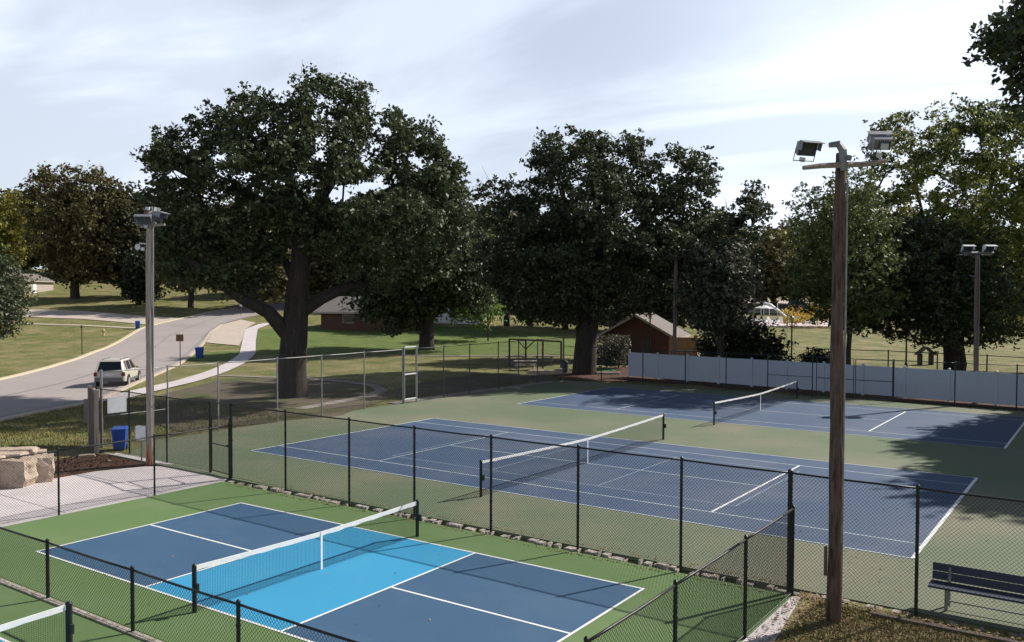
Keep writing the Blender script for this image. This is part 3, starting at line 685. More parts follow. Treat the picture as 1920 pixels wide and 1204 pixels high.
    for oi in order:
        tpp = tips[oi]; nd = np.array(nodes); v = tpp-nd; dist = np.linalg.norm(v, axis=1)
        cost = dist+.12*np.array(plen)+1.2*np.maximum(0, nd[:, 2]-tpp[2])*.4+np.where(nd[:, 2] < zmin*.7, 3, 0)
        j = int(np.argmin(cost)); a = nd[j]; L = dist[j]; ns = max(1, int(L/1.1)); prev = j; perp = RNG.normal(0, 1, 3)*.10*L
        for s in range(1, ns+1):
            f = s/ns; p = a+(tpp-a)*f+perp*math.sin(math.pi*f)+np.array([0, 0, .10*L*math.sin(math.pi*f)])
            pl_ = plen[prev]+np.linalg.norm(p-nodes[prev]); prev = addn(p, prev); plen.append(pl_)
        tipidx.append(prev); tipd.append(min(1., .35+kd[oi]/(1.6*spread)))
    N_ = len(nodes); cnt = np.zeros(N_); ch = [[] for _ in range(N_)]
    for i in range(N_):
        if par[i] >= 0: ch[par[i]].append(i)
    isT = np.zeros(N_); isT[tipidx] = 1
    for i in range(N_-1, -1, -1):
        cnt[i] += isT[i]
        if par[i] >= 0: cnt[par[i]] += cnt[i]
    cnt = np.maximum(cnt, 1); ex = math.log(trunk_r/tipr)/math.log(max(cnt[0], 2)); rad = tipr*cnt**ex
    def W(p): return b+rp*p[0]+fp*p[1]+np.array([0, 0, p[2]])
    rad = np.maximum(np.minimum(rad, trunk_r), np.array(frad))
    o = thing(name, label, cat, b, group=group)
    mb = MB(); stack = [(-1, 0)]
    while stack:
        pr, i = stack.pop(); chain = []; rr = []
        if pr >= 0: chain.append(nodes[pr]); rr.append(min(rad[pr], rad[i]*1.25))
        cur = i
        while True:
            chain.append(nodes[cur]); rr.append(rad[cur])
            if not ch[cur]: break
            cs = sorted(ch[cur], key=lambda c: -cnt[c])
            for c in cs[1:]: stack.append((cur, c))
            cur = cs[0]
        if len(chain) > 1:
            big = max(rr)
            if pr < 0: rr[0] = rr[0]*1.2; rr[1] = rr[1]*1.05
            mb.tube([W(p) for p in chain], rr, 12 if big > .3 else 7 if big > .1 else 4, cap=False)
    for _ in range(twigs):
        t0 = tips[RNG.integers(len(tips))]
        if t0[2] < zmin+.5*(Pa[:, 1].max()-zmin): continue
        e = t0+np.array([RNG.normal(0, .5), RNG.normal(0, .5), RNG.uniform(.7, 1.5)]); mb.tube([W(t0), W((t0+e)/2+RNG.normal(0, .08, 3)), W(e)], [.02, .014, .006], 3, cap=False)
    mb.build('trunk', bark, o, smooth=True)
    # foliage
    C = []
    for i, ts_ in zip(tipidx, tipd):
        nodes_ = nodes[i]; pr = nodes[par[i]] if par[i] >= 0 else nodes_
        k = max(3, int(tufts*ts_*RNG.uniform(.6, 1.35))); c = nodes_+RNG.normal(0, 1, (k, 3))*np.array([spread, spread, spread*.62])*.62*(.45+.55*ts_)+np.array([0, 0, .1])
        f = RNG.random((k, 1)); c = c-(nodes_-pr)*f*.6
        C.append(c)
    C = np.concatenate(C)
    for hx, hz, rx, rz in Hs:
        Xs, Zs = seen(C[:, 0], C[:, 1], C[:, 2]); C = C[((Xs-hx)/rx)**2+((Zs-hz)/rz)**2 > RNG.uniform(.6, 1.2, len(C))]
    Lf = (C[:, None, :]+RNG.normal(0, 1, (len(C), tuft, 3))*lsize*np.array([1.0, 1.0, .8])).reshape(-1, 3)
    Wp = b+Lf[:, :1]*rp+Lf[:, 1:2]*fp+Lf[:, 2:]*np.array([0, 0, 1.])
    leaves_mesh('crown', Wp, lsize, leaf, o)
    return o
OAK1 = [(283, 285), (300, 262), (345, 240), (402, 228), (388, 208), (440, 190), (458, 150), (492, 170), (518, 182), (530, 152), (590, 136), (650, 143), (697, 165), (702, 212), (758, 198), (822, 233), (834, 282), (872, 320), (886, 350), (890, 420), (876, 480), (820, 530), (740, 555), (690, 545), (650, 510), (600, 480), (530, 475), (500, 520), (480, 575), (440, 570), (420, 540), (380, 545), (340, 540), (300, 520), (282, 480), (285, 420), (272, 350)]
tree('oak_tree', 'huge dark oak with a forked trunk behind the left tennis fence, the tallest tree', 'tree', (548, 745), None, OAK1, .80,
     [([(548, 745), (548, 690), (552, 640), (556, 590), (560, 540), (566, 480), (566, 440)], None, .80, .5), ([(566, 440), (556, 390, -.3), (548, 330, -.8), (560, 260, -1)], 1, .42, .12), ([(560, 520), (576, 470, .4), (596, 420, .8), (606, 360, 1.2), (640, 290, 1.5)], 1, .45, .12),
      ([(550, 620), (510, 585, -.6), (468, 560, -1.2), (430, 530, -1.8), (385, 490, -2)], 1, .47, .2), ([(556, 610), (600, 560, .6), (650, 535, 1.2), (720, 520, 2), (800, 480, 2)], 1, .42, .15), ([(600, 400), (640, 392, .5), (690, 375, .6), (740, 350, .6), (790, 320, .5)], 1, .28, .1), ([(556, 400), (480, 370, -1), (400, 350, -1.5), (340, 320, -1)], 1), ([(560, 520), (500, 470, 1.5), (440, 450, 3), (380, 420, 3)], 1)],
     ntips=430, edge=.5, tufts=26, tuft=8, lsize=.14, spread=.66, thick=8., md=1.04, holes=((640, 366, 30, 20), (700, 350, 36, 15), (604, 296, 14, 12), (688, 308, 13, 13), (432, 383, 18, 12), (350, 330, 18, 9), (330, 332, 10, 10), (602, 262, 9, 9), (500, 240, 14, 9), (730, 250, 14, 10), (420, 298, 20, 9), (560, 330, 14, 9), (660, 268, 9, 9), (470, 330, 12, 9), (780, 300, 10, 9)), twigs=30)
OAK2 = [(893, 345), (948, 315), (990, 345), (1000, 330), (984, 292), (1020, 250), (1040, 238), (1090, 252), (1130, 244), (1150, 262), (1188, 254), (1204, 290), (1215, 318), (1240, 280), (1312, 273), (1322, 305), (1342, 322), (1340, 360), (1312, 392), (1282, 400), (1330, 400), (1372, 385), (1384, 350), (1428, 350), (1440, 395), (1442, 432), (1415, 460), (1425, 505), (1385, 540), (1330, 520), (1290, 545), (1240, 560), (1210, 590), (1160, 600), (1130, 610), (1060, 610), (1000, 625), (958, 600), (930, 560), (895, 540), (885, 420)]
tree('oak_tree', 'broad dark oak at the far corner of the courts left of the brick restroom building', 'tree', (1095, 702), None, OAK2, .80,
     [([(1095, 702), (1098, 650), (1103, 600), (1110, 550), (1118, 500), (1122, 450), (1120, 400), (1110, 330), (1100, 280)], None, .80, .15), ([(1105, 560), (1060, 480, -1), (1010, 430, -2), (960, 380, -2)], 1, .4, .14), ([(1112, 540), (1170, 460, 1), (1230, 400, 1.5), (1290, 345, 2)], 1, .45, .14), ([(1106, 580), (1170, 500, -1), (1250, 440, -2), (1340, 430, -2), (1400, 400, -2)], 1, .42, .12), ([(1104, 600), (1040, 570, 1), (980, 550, 2)], 1), ([(1120, 430), (1170, 350, 1), (1200, 300, 1)], 1), ([(1118, 470), (1060, 380, 0), (1040, 300, 0)], 1)],
     ntips=420, edge=.5, skew=-.18, leaf='leaf_oak2', tufts=25, tuft=8, lsize=.165, spread=.76, thick=9, md=1.16, holes=((1256, 320, 16, 16), (1195, 425, 30, 10), (965, 402, 14, 9), (1020, 395, 13, 9), (1250, 425, 16, 9), (1140, 300, 8, 10), (1350, 442, 18, 8), (1185, 320, 10, 8), (1060, 372, 9, 8), (1080, 345, 8, 10), (1228, 352, 9, 9), (960, 365, 9, 7), (1095, 300, 7, 9), (1400, 420, 14, 8)), twigs=45)
tree('oak_tree', 'dark spreading tree with several upright limbs on the lawn between the two big oaks', 'tree', (800, 656), None,
     [(650, 555), (660, 460), (720, 380), (790, 325), (850, 312), (880, 345), (895, 420), (925, 500), (930, 560), (900, 590), (850, 585), (800, 600), (785, 605), (762, 622), (715, 622), (685, 606), (665, 580)], .75,
     [([(800, 656), (800, 630), (803, 600), (810, 570)], None), ([(801, 625), (775, 590, -.5), (745, 550, -1), (710, 500, -2)], 1), ([(803, 610), (830, 570, .5), (860, 530, 1), (885, 470, 1)], 1), ([(808, 575), (805, 500), (815, 420), (835, 360)], 1), ([(806, 590), (780, 530, 1), (765, 470, 2), (770, 400, 2)], 1)],
     ntips=300, leaf='leaf_oak2', tufts=22, tuft=7, lsize=.24, spread=1.3, thick=8, md=1.4, holes=((690, 370, 20, 12),))
MAPLE = [(1500, 560), (1478, 470), (1482, 420), (1540, 400), (1560, 340), (1590, 300), (1640, 240), (1700, 212), (1750, 188), (1790, 200), (1835, 183), (1880, 195), (1930, 192), (2040, 230), (2140, 320), (2190, 450), (2160, 590), (2040, 640), (1950, 655), (1890, 640), (1850, 655), (1790, 640), (1730, 640), (1670, 600), (1600, 612), (1560, 590)]
tree('maple_tree', 'large maple turning yellow at the right behind the white panel fence', 'tree', (1790, 700), None, MAPLE, .72,
     [([(1790, 700), (1788, 670), (1785, 640), (1780, 600), (1785, 540), (1795, 470)], None), ([(1785, 650), (1750, 600, -1), (1700, 540, -1.5), (1640, 480, -2), (1600, 420, -2)], 1), ([(1784, 640), (1830, 570, 1), (1900, 500, 1.5), (1990, 420, 1)], 1), ([(1784, 560), (1750, 450, 1), (1720, 350, 1)], 1), ([(1790, 500), (1830, 400, -1), (1850, 290, -1)], 1)],
     ntips=620, edge=.6, leaf='leaf_maple', tufts=23, tuft=8, lsize=.15, spread=.82, thick=8.5, md=1.0, twigs=60, holes=((1815, 268, 16, 14), (1690, 300, 12, 10), (1740, 350, 12, 12), (1650, 350, 10, 10)))
tree('young_tree', 'loose pale green tree growing just left of the large maple behind the main pole', 'tree', (1590, 727), None,
     [(1480, 560), (1470, 470), (1482, 350), (1500, 342), (1545, 345), (1575, 310), (1630, 330), (1680, 420), (1680, 570), (1640, 615), (1590, 628), (1540, 608), (1500, 602)], .16, None, ntips=230, leaf='leaf_green', tufts=15, tuft=7, lsize=.12, spread=.8, thick=5.5, md=.9, twigs=20)
tree('young_tree', 'dense dark green tree filling the space beneath the yellowing maple crown', 'tree', (1800, 716), None, [(1560, 600), (1570, 500), (1620, 430), (1700, 400), (1790, 420), (1860, 470), (1900, 560), (1900, 640), (1850, 655), (1800, 640), (1750, 650), (1700, 652), (1650, 630), (1600, 635)], .2, None, ntips=260, leaf='leaf_oak2', tufts=18, tuft=7, lsize=.15, spread=.85, thick=4.5, md=.95)
# overhanging branch of a tree standing beside the camera
rp3 = np.array([*RH, 0]); fp3 = np.array([*FH, 0])
bE = CAMP+rp3*14.5+fp3*14; bE[2] = -.1
DE = 14.5
tree('oak_tree', 'near oak whose leafy branches hang into the top right corner of the picture', 'tree', None, DE,
     [(1795, 140), (1826, 82), (1862, 50), (1895, 5), (1965, -110), (2150, -260), (2500, -300), (2620, 100), (2400, 260), (2150, 190), (2010, 180), (1945, 275), (1880, 225), (1862, 175), (1840, 130)], .45,
     [([(2592, 1150), (2590, 700), (2560, 400), (2500, 200), (2400, 60), (2250, 20), (2100, 30), (1960, 70), (1880, 110)], None)],
     ntips=520, leaf='leaf_oak', tufts=20, tuft=7, lsize=.07, spread=.30, thick=2.0, md=.27, base_pt=bE, tipr=.008)
for (x, y, rr, zz, lab) in ((19.6, 17.0, 5.0, 5, 'tree standing outside the right end of the courts, nearest of the shading trees'), (18.9, 25.5, 5.6, 6, 'tree standing outside the right end of the courts and shading the nearer court'), (20.2, 32.5, 5.4, 6, 'tree standing beyond the far right corner of the courts and shading the far court')):
    pm = [(-rr*1.0, zz), (-rr*1.05, zz+3), (-rr*.8, zz+6), (-rr*.3, zz+8), (rr*.4, zz+8), (rr*.9, zz+5), (rr, zz+2), (rr*.7, zz-.5), (-rr*.5, zz-1)]
    tree('shade_tree', lab, 'tree', None, 45, None, .35, None, ntips=230, leaf='leaf_oak', tufts=22, tuft=6, lsize=.22, spread=.95, thick=rr, md=1.0, base_pt=(x, y, -.05), poly_m=pm)
# background trees
def bg(label, base, poly, leaf, n=90, D=None, tr=.4, name='background_tree', ls=.36, th=7, sp=1.6, md=1.8, tu=20):
    return tree(name, label, 'tree', base, D, poly, tr, None, ntips=n, leaf=leaf, tufts=tu, tuft=6, lsize=ls, spread=sp, thick=th, md=md, group='trees on the hillside beyond the road' if base[0] < 700 else 'trees beyond the field')
bg('olive brown oak left of the grey light pole, thick trunk on the hillside lawn', (141, 560), [(52, 350), (75, 315), (110, 312), (150, 306), (190, 320), (240, 345), (268, 380), (275, 450), (260, 520), (200, 540), (140, 535), (80, 520), (60, 440)], 'leaf_brown', 200, tr=.75)
bg('yellow green tree rising at the left edge behind the hillside', (20, 545), [(-60, 370), (0, 350), (45, 362), (70, 380), (80, 450), (60, 500), (0, 510), (-60, 500)], 'leaf_yellow', 100)
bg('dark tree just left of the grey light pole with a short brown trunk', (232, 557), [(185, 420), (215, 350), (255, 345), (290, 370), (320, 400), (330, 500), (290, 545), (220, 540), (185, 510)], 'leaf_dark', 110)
bg('low dark tree just right of the grey light pole beside the road', (358, 577), [(285, 430), (330, 400), (390, 400), (440, 440), (450, 500), (420, 535), (360, 545), (300, 548), (280, 500)], 'leaf_olive', 110, tr=.45)
bg('dark tree at the foot of the left light pole with drooping crown', (262, 572), [(240, 480), (270, 470), (295, 490), (300, 560), (280, 572), (252, 568), (238, 540)], 'leaf_dark', 50, tr=.2, th=2.5, sp=1.0, md=1.1)
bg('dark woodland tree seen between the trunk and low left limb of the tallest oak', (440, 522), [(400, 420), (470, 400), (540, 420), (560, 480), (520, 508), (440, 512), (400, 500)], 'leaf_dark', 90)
bg('dark woodland tree behind the trunk of the tallest oak', (600, 535), [(540, 430), (600, 400), (680, 420), (720, 500), (660, 540), (600, 530), (550, 520)], 'leaf_olive', 90)
bg('dark tree behind the brick house roof', (700, 560), [(630, 470), (690, 430), (770, 430), (800, 500), (780, 560), (700, 570), (640, 550)], 'leaf_dark', 90)
bg('dark tree seen between the lawn tree and the corner oak', (950, 612), [(850, 440), (900, 390), (960, 400), (1000, 460), (1000, 560), (950, 575), (900, 545), (860, 545)], 'leaf_olive', 100)
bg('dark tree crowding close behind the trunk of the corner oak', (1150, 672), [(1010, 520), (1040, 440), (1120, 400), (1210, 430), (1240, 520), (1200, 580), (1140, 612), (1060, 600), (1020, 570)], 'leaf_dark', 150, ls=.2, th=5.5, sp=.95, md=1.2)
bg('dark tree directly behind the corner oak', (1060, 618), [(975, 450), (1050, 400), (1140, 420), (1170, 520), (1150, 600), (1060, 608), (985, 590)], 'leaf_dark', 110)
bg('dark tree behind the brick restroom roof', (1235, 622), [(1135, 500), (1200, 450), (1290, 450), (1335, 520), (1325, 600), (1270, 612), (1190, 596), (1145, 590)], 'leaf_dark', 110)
bg('mid green tree right of the dark far pole behind the drooping shrub', (1350, 716), [(1272, 580), (1275, 500), (1310, 450), (1370, 445), (1420, 480), (1420, 560), (1400, 610), (1350, 625), (1295, 620)], 'leaf_shrub', 260, D=None, ls=.15, th=5, sp=.75, md=.85, tr=.25)
bg('yellow gold tree in the gap between the corner oak and the large maple', (1450, 575), [(1415, 500), (1425, 450), (1445, 430), (1480, 432), (1500, 470), (1500, 530), (1470, 560), (1430, 550)], 'leaf_yellow', 90, ls=.25, th=4, sp=1.2, md=1.3)
bg('dark tree right behind the parked blue cars', (1560, 570), [(1480, 470), (1550, 430), (1650, 440), (1680, 520), (1620, 560), (1520, 560)], 'leaf_dark', 90)
bg('dark tree far behind the large maple trunk', (1760, 580), [(1660, 470), (1760, 430), (1860, 440), (1880, 540), (1800, 590), (1700, 590)], 'leaf_dark', 90)
bg('dark tree at the far right edge behind the maple', (1920, 590), [(1850, 500), (1920, 450), (2020, 470), (2030, 590), (1940, 625), (1860, 610)], 'leaf_olive', 90)
tree('golden_sapling', 'small golden leaved tree in front of the parked blue cars', 'tree', (1475, 612), None, [(1462, 612), (1470, 585), (1500, 572), (1560, 568), (1590, 590), (1580, 606), (1520, 606)], .08, None, ntips=60, leaf='leaf_gold', tufts=9, tuft=5, lsize=.17, spread=.8, thick=2.5, md=.8)
tree('young_tree', 'bright green sunlit young tree on the lawn left of the corner oak', 'tree', (915, 640), None, [(838, 610), (845, 560), (880, 530), (930, 540), (955, 580), (948, 612), (925, 600), (905, 628), (880, 606)], .1, None, ntips=85, leaf='leaf_bright', tufts=9, tuft=5, lsize=.17, spread=.8, thick=2.5, md=.9)
tree('drooping_shrub', 'wide drooping dark shrub behind the white panel fence', 'shrub', (1392, 700), None, [(1308, 690), (1306, 640), (1325, 605), (1370, 590), (1420, 600), (1462, 625), (1478, 660), (1476, 695), (1400, 700)], .16, None, ntips=150, leaf='leaf_dark', tufts=16, tuft=7, lsize=.13, spread=.75, thick=4, md=.72)
tree('shrub', 'small dark round shrub behind the white fence left of the main pole', 'shrub', (1530, 698), None, [(1494, 696), (1500, 668), (1525, 652), (1550, 655), (1572, 675), (1575, 697)], .06, None, ntips=50, leaf='leaf_dark', tufts=12, tuft=6, lsize=.10, spread=.5, thick=1.6, md=.5)
tree('shrub', 'grey green flowering shrub against the left corner of the brick restroom', 'shrub', (1160, 692), None, [(1112, 665), (1118, 640), (1140, 628), (1175, 632), (1180, 655), (1165, 690), (1125, 690)], .06, None, ntips=55, leaf='leaf_shrub', tufts=12, tuft=6, lsize=.11, spread=.5, thick=1.5, md=.5)
# leaning tree crown at the left edge
bI = G(-70, 690); tree('leafy_tree', 'dark leafy tree whose crown fills the left edge beyond the road', 'tree', None, None, [(-160, 640), (-170, 500), (-60, 440), (10, 478), (45, 500), (66, 540), (58, 600), (34, 634), (-10, 640), (-80, 650)], .3, None, ntips=200, leaf='leaf_oak', tufts=15, tuft=7, lsize=.15, spread=.8, thick=4.5, md=.85, base_pt=bI)
# far woodland copies closing the horizon
protos = []
for i, lf in enumerate(('leaf_dark', 'leaf_olive', 'leaf_brown')):
    b = G([120, 640, 1500][i], 512)
    d_ = np.array([*FH, 0]); 
    pm = [(-6, 3), (-7.5, 7), (-6.5, 12), (-3, 15.5), (1, 17+i), (5, 14), (7.5, 9), (7, 4), (2, 1.5)]
    tr = tree('woodland_tree', 'woodland tree closing the far hillside behind the nearer trees', 'tree', None, 260, None, .4, None, ntips=120, leaf=lf, tufts=15, tuft=5, lsize=.5, spread=1.7, thick=6, md=1.9, base_pt=(0, 0, 0), poly_m=pm, group='far woodland on the horizon')
    protos.append(tr)
k = 0
for row, (Dr, st, x0, x1, smin, smax) in enumerate(((120, 11, -235, -118, .8, 1.1), (165, 11, -260, -150, .9, 1.2), (215, 9, -165, -45, .85, 1.15), (150, 9, -42, 34, .72, 1.0), (175, 9.5, -45, 110, .85, 1.2), (235, 11, -180, 200, 1.0, 1.35))):
    X = x0
    while X < x1:
        pr = protos[k % 3]; c = pr if k < 3 else copy_tree(pr)
        Dd = Dr+random.uniform(-7, 7); p = CAMP[:2]+FH*Dd+RH*X; s = random.uniform(smin, smax)
        c.location = (p[0], p[1], float(h(*p))-.3); c.rotation_euler = (0, 0, random.uniform(0, 6.28)); c.scale = (s*1.1, s*1.1, s)
        k += 1; X += st*random.uniform(.75, 1.15)

# ------------------------------------------------------------------ buildings
def house(name, label, c, rz, w, l, ev, rd, wall, roof, z0, openings=(), over=.5, gwall=None):
    """gabled building: ridge along local y, gable faces local -y"""
    o = thing(name, label, 'building', (c[0], c[1], z0), rz)
    mb = MB(); hw = w/2
    vs = []
    for y in (0, l): vs += [(-hw, y, -.3), (hw, y, -.3), (hw, y, ev), (0, y, ev+rd-.05), (-hw, y, ev)]
    mb.add(vs, [(0, 1, 2, 3, 4), (9, 8, 7, 6, 5), (0, 5, 6, 1), (1, 6, 7, 2), (4, 9, 5, 0)])
    wl = mb.build('wall', wall, o, local=True)
    mb = MB(); sl = rd/hw; a = hw+over; t_ = .14
    for s in (-1, 1):
        vs = [(0, -over, ev+rd), (0, l+over, ev+rd), (s*a, l+over, ev+rd-sl*a), (s*a, -over, ev+rd-sl*a)]
        vs += [(x, y, z+t_) for x, y, z in vs]
        mb.add(vs, [(0, 1, 2, 3), (7, 6, 5, 4), (0, 4, 5, 1), (1, 5, 6, 2), (2, 6, 7, 3), (3, 7, 4, 0)])
    rf = mb.build('roof', roof, o, local=True)
    mb = MB()
    for s in (-1, 1):
        mb.add([(0, -over-.03, ev+rd+t_), (s*a, -over-.03, ev+rd-sl*a+t_), (s*a, -over-.03, ev+rd-sl*a-.08), (0, -over-.03, ev+rd-.08), (0, -over-.003, ev+rd+t_), (s*a, -over-.003, ev+rd-sl*a+t_), (s*a, -over-.003, ev+rd-sl*a-.08), (0, -over-.003, ev+rd-.08)], [(0, 1, 2, 3), (7, 6, 5, 4), (0, 4, 5, 1), (2, 6, 7, 3), (1, 5, 6, 2)])
        mb.box((s*(a+.02), l/2, ev+rd-sl*a+.02), (.03, l+2*over, .2))
    mb.build('fascia', 'trim', rf, local=True)
    for kind, side, pos, zc, ww, hh, m in openings:
        n = {'f': (pos, -.02, 0), 'r': (hw+.02, pos, 1), 'l': (-hw-.02, pos, 1)}[side]
        d = (ww, .05, hh) if not n[2] else (.05, ww, hh)
        fr = MB(); fr.box((n[0], n[1], zc), d)
        f = fr.build(kind, m, o, local=True)
        if kind == 'window':
            g_ = .03 if side != 'l' else -.03
            dd = (ww-.16, .02, hh-.16) if not n[2] else (.02, ww-.16, hh-.16)
            MB().box((n[0]+(g_ if n[2] else 0), n[1]-(0 if n[2] else .03), zc), dd).build('pane', 'glass_dark', f, local=True)
    return o
D_ = 79; c = PT(1193, 640, D_); 
house('restroom_building', 'small brown brick restroom with a gabled roof behind the white panel fence', (c[0], c[1]), R(14), 6.3, 6.5, 2.5, 1.75, 'brick', 'shingle', 0, [('door', 'f', -.9, 1.05, 1.0, 2.1, 'wood_dark'), ('door', 'f', .9, 1.05, 1.0, 2.1, 'wood_dark'), ('window', 'r', 1.3, 1.5, 1.0, 1.3, 'white'), ('door', 'r', 3.6, 1.05, 1.0, 2.1, 'brick_tan')], over=.55)
p = PT(1278, 672, 77); o = thing('screen_wall', 'orange tan brick screen wall lit by the sun right of the restroom', 'wall', (p[0], p[1], 0), R(14))
MB().box((0, 0, 1.15), (2.2, .22, 2.3)).box((.4, 0, 2.34), (3.0, .3, .08)).build('wall', 'brick_tan', o, local=True)
MB().box((1.25, -.02, 1.3), (.32, .32, 2.6)).build('pier', 'brick_tan', o, local=True)
MB().box((-1.0, -.3, .65), (.1, .1, 1.3)).box((0, -.3, 1.25), (2.1, .08, .1)).box((1.0, -.3, .65), (.1, .1, 1.3)).box((0, -.3, .7), (2.1, .08, .1)).build('handrail', 'trim', o, local=True)
p = G(640, 617); house('brick_house', 'long low red brick house with a grey shingled roof behind the tallest oak', (p[0]-3, p[1]+2), R(-72), 8.5, 12, 2.6, 1.7, 'brick', 'shingle', p[2]-.1, [('door', 'f', -1.5, 1.05, 1.0, 2.1, 'glass_dark'), ('window', 'r', 4, 1.5, 1.6, 1.1, 'trim'), ('window', 'r', 10, 1.5, 1.6, 1.1, 'trim'), ('window', 'l', 6, 1.5, 1.6, 1.1, 'trim')], over=.8)
p = G(10, 552); house('hillside_house', 'pale low house half hidden by leaves at the left edge', (p[0], p[1]), R(30), 8, 9, 2.7, 1.3, 'trim', 'shingle', p[2], [('window', 'f', 1.5, 1.5, 1.4, 1.2, 'white'), ('door', 'r', 3, 1.05, 1, 2.1, 'white')])
p = G(860, 607); house('pool_house', 'long low white pool building with a teal band seen beneath the lawn tree', (p[0], p[1]), R(36), 7, 18, 2.6, .9, 'white', 'shingle', p[2], [('window', 'r', 3, 1.5, 2.2, 1.4, 'teal'), ('window', 'r', 8, 1.5, 2.2, 1.4, 'teal'), ('window', 'f', 0, 1.5, 2.6, 1.4, 'teal'), ('door', 'r', 13, 1.05, 1, 2.1, 'teal')])
# pool area on the right
pa = PX([(1385, 600), (1470, 600), (1600, 600)]); pb = PX([(1385, 612), (1470, 613), (1600, 613)])
ribbon('pool_deck', pa, pb, 'concrete', .06, 12, 3, 0)
ribbon('parking_lot', PX([(1360, 560), (1480, 562), (1680, 566)]), PX([(1360, 585), (1480, 588), (1680, 592)]), 'concrete_tan', .06, 16, 3, 0)
def umbrella(u, v, m, label):
    p = G(u, v); o = thing('sun_umbrella', label, 'umbrella', p, group='umbrellas on the pool deck')
    MB().tube([p, p+np.array([0, 0, 2.5])], .03, 6).build('pole', 'white', o)
    MB().tube([p+np.array([0, 0, 2.0]), p+np.array([0, 0, 2.15]), p+np.array([0, 0, 2.65])], [1.6, 1.55, .05], 8, cap=False).build('canopy', m, o)
umbrella(1508, 604, 'car_blue', 'blue umbrella just left of the golden sapling on the pool deck'); umbrella(1545, 605, 'car_blue', 'blue umbrella right of the golden sapling on the pool deck'); umbrella(1432, 602, 'white', 'white umbrella on the pool deck above the drooping shrub')
def lounger(p, rz, first=None):
    o = thing('lounge_chair', 'white lounge chair on the pool deck', 'chair', p, rz, 'white lounge chairs lined up on the pool deck')
    MB().box((0, 0, .38), (.6, 1.3, .06)).build('seat', 'white', o, local=True); MB().box((0, .85, .62), (.6, .06, .75), rx=-.5).build('backrest', 'white', o, local=True)
    for x in (-.26, .26):
        for y in (-.55, .55): MB().box((x, y, .18), (.05, .05, .36)).build('leg', 'white', o, local=True)
    return o
l0 = None
for i, u in enumerate((1412, 1424, 1436, 1448, 1460, 1470)):
    p = G(u, 606 if i % 2 else 609)
    if l0 is None: l0 = lounger(p, .8)
    else: c = copy_tree(l0); c.location = tuple(p); c.rotation_euler = (0, 0, .8+random.uniform(-.3, .3))
o = thing('slide', 'pale framework of a water slide above the pool deck', 'slide', G(1440, 598)); p = np.array(o.location)
for dx in (-1.2, .2, 1.6): MB().tube([p+rp3*dx, p+rp3*dx+np.array([0, 0, 2.8])], .07, 6).build('post', 'white', o)
MB().tube([p+rp3*-1.4+np.array([0, 0, 2.8]), p+rp3*.3+np.array([0, 0, 2.4]), p+rp3*1.8+np.array([0, 0, 1.3]), p+rp3*3+np.array([0, 0, .3])], .28, 7).build('chute', 'lamp_pale', o)

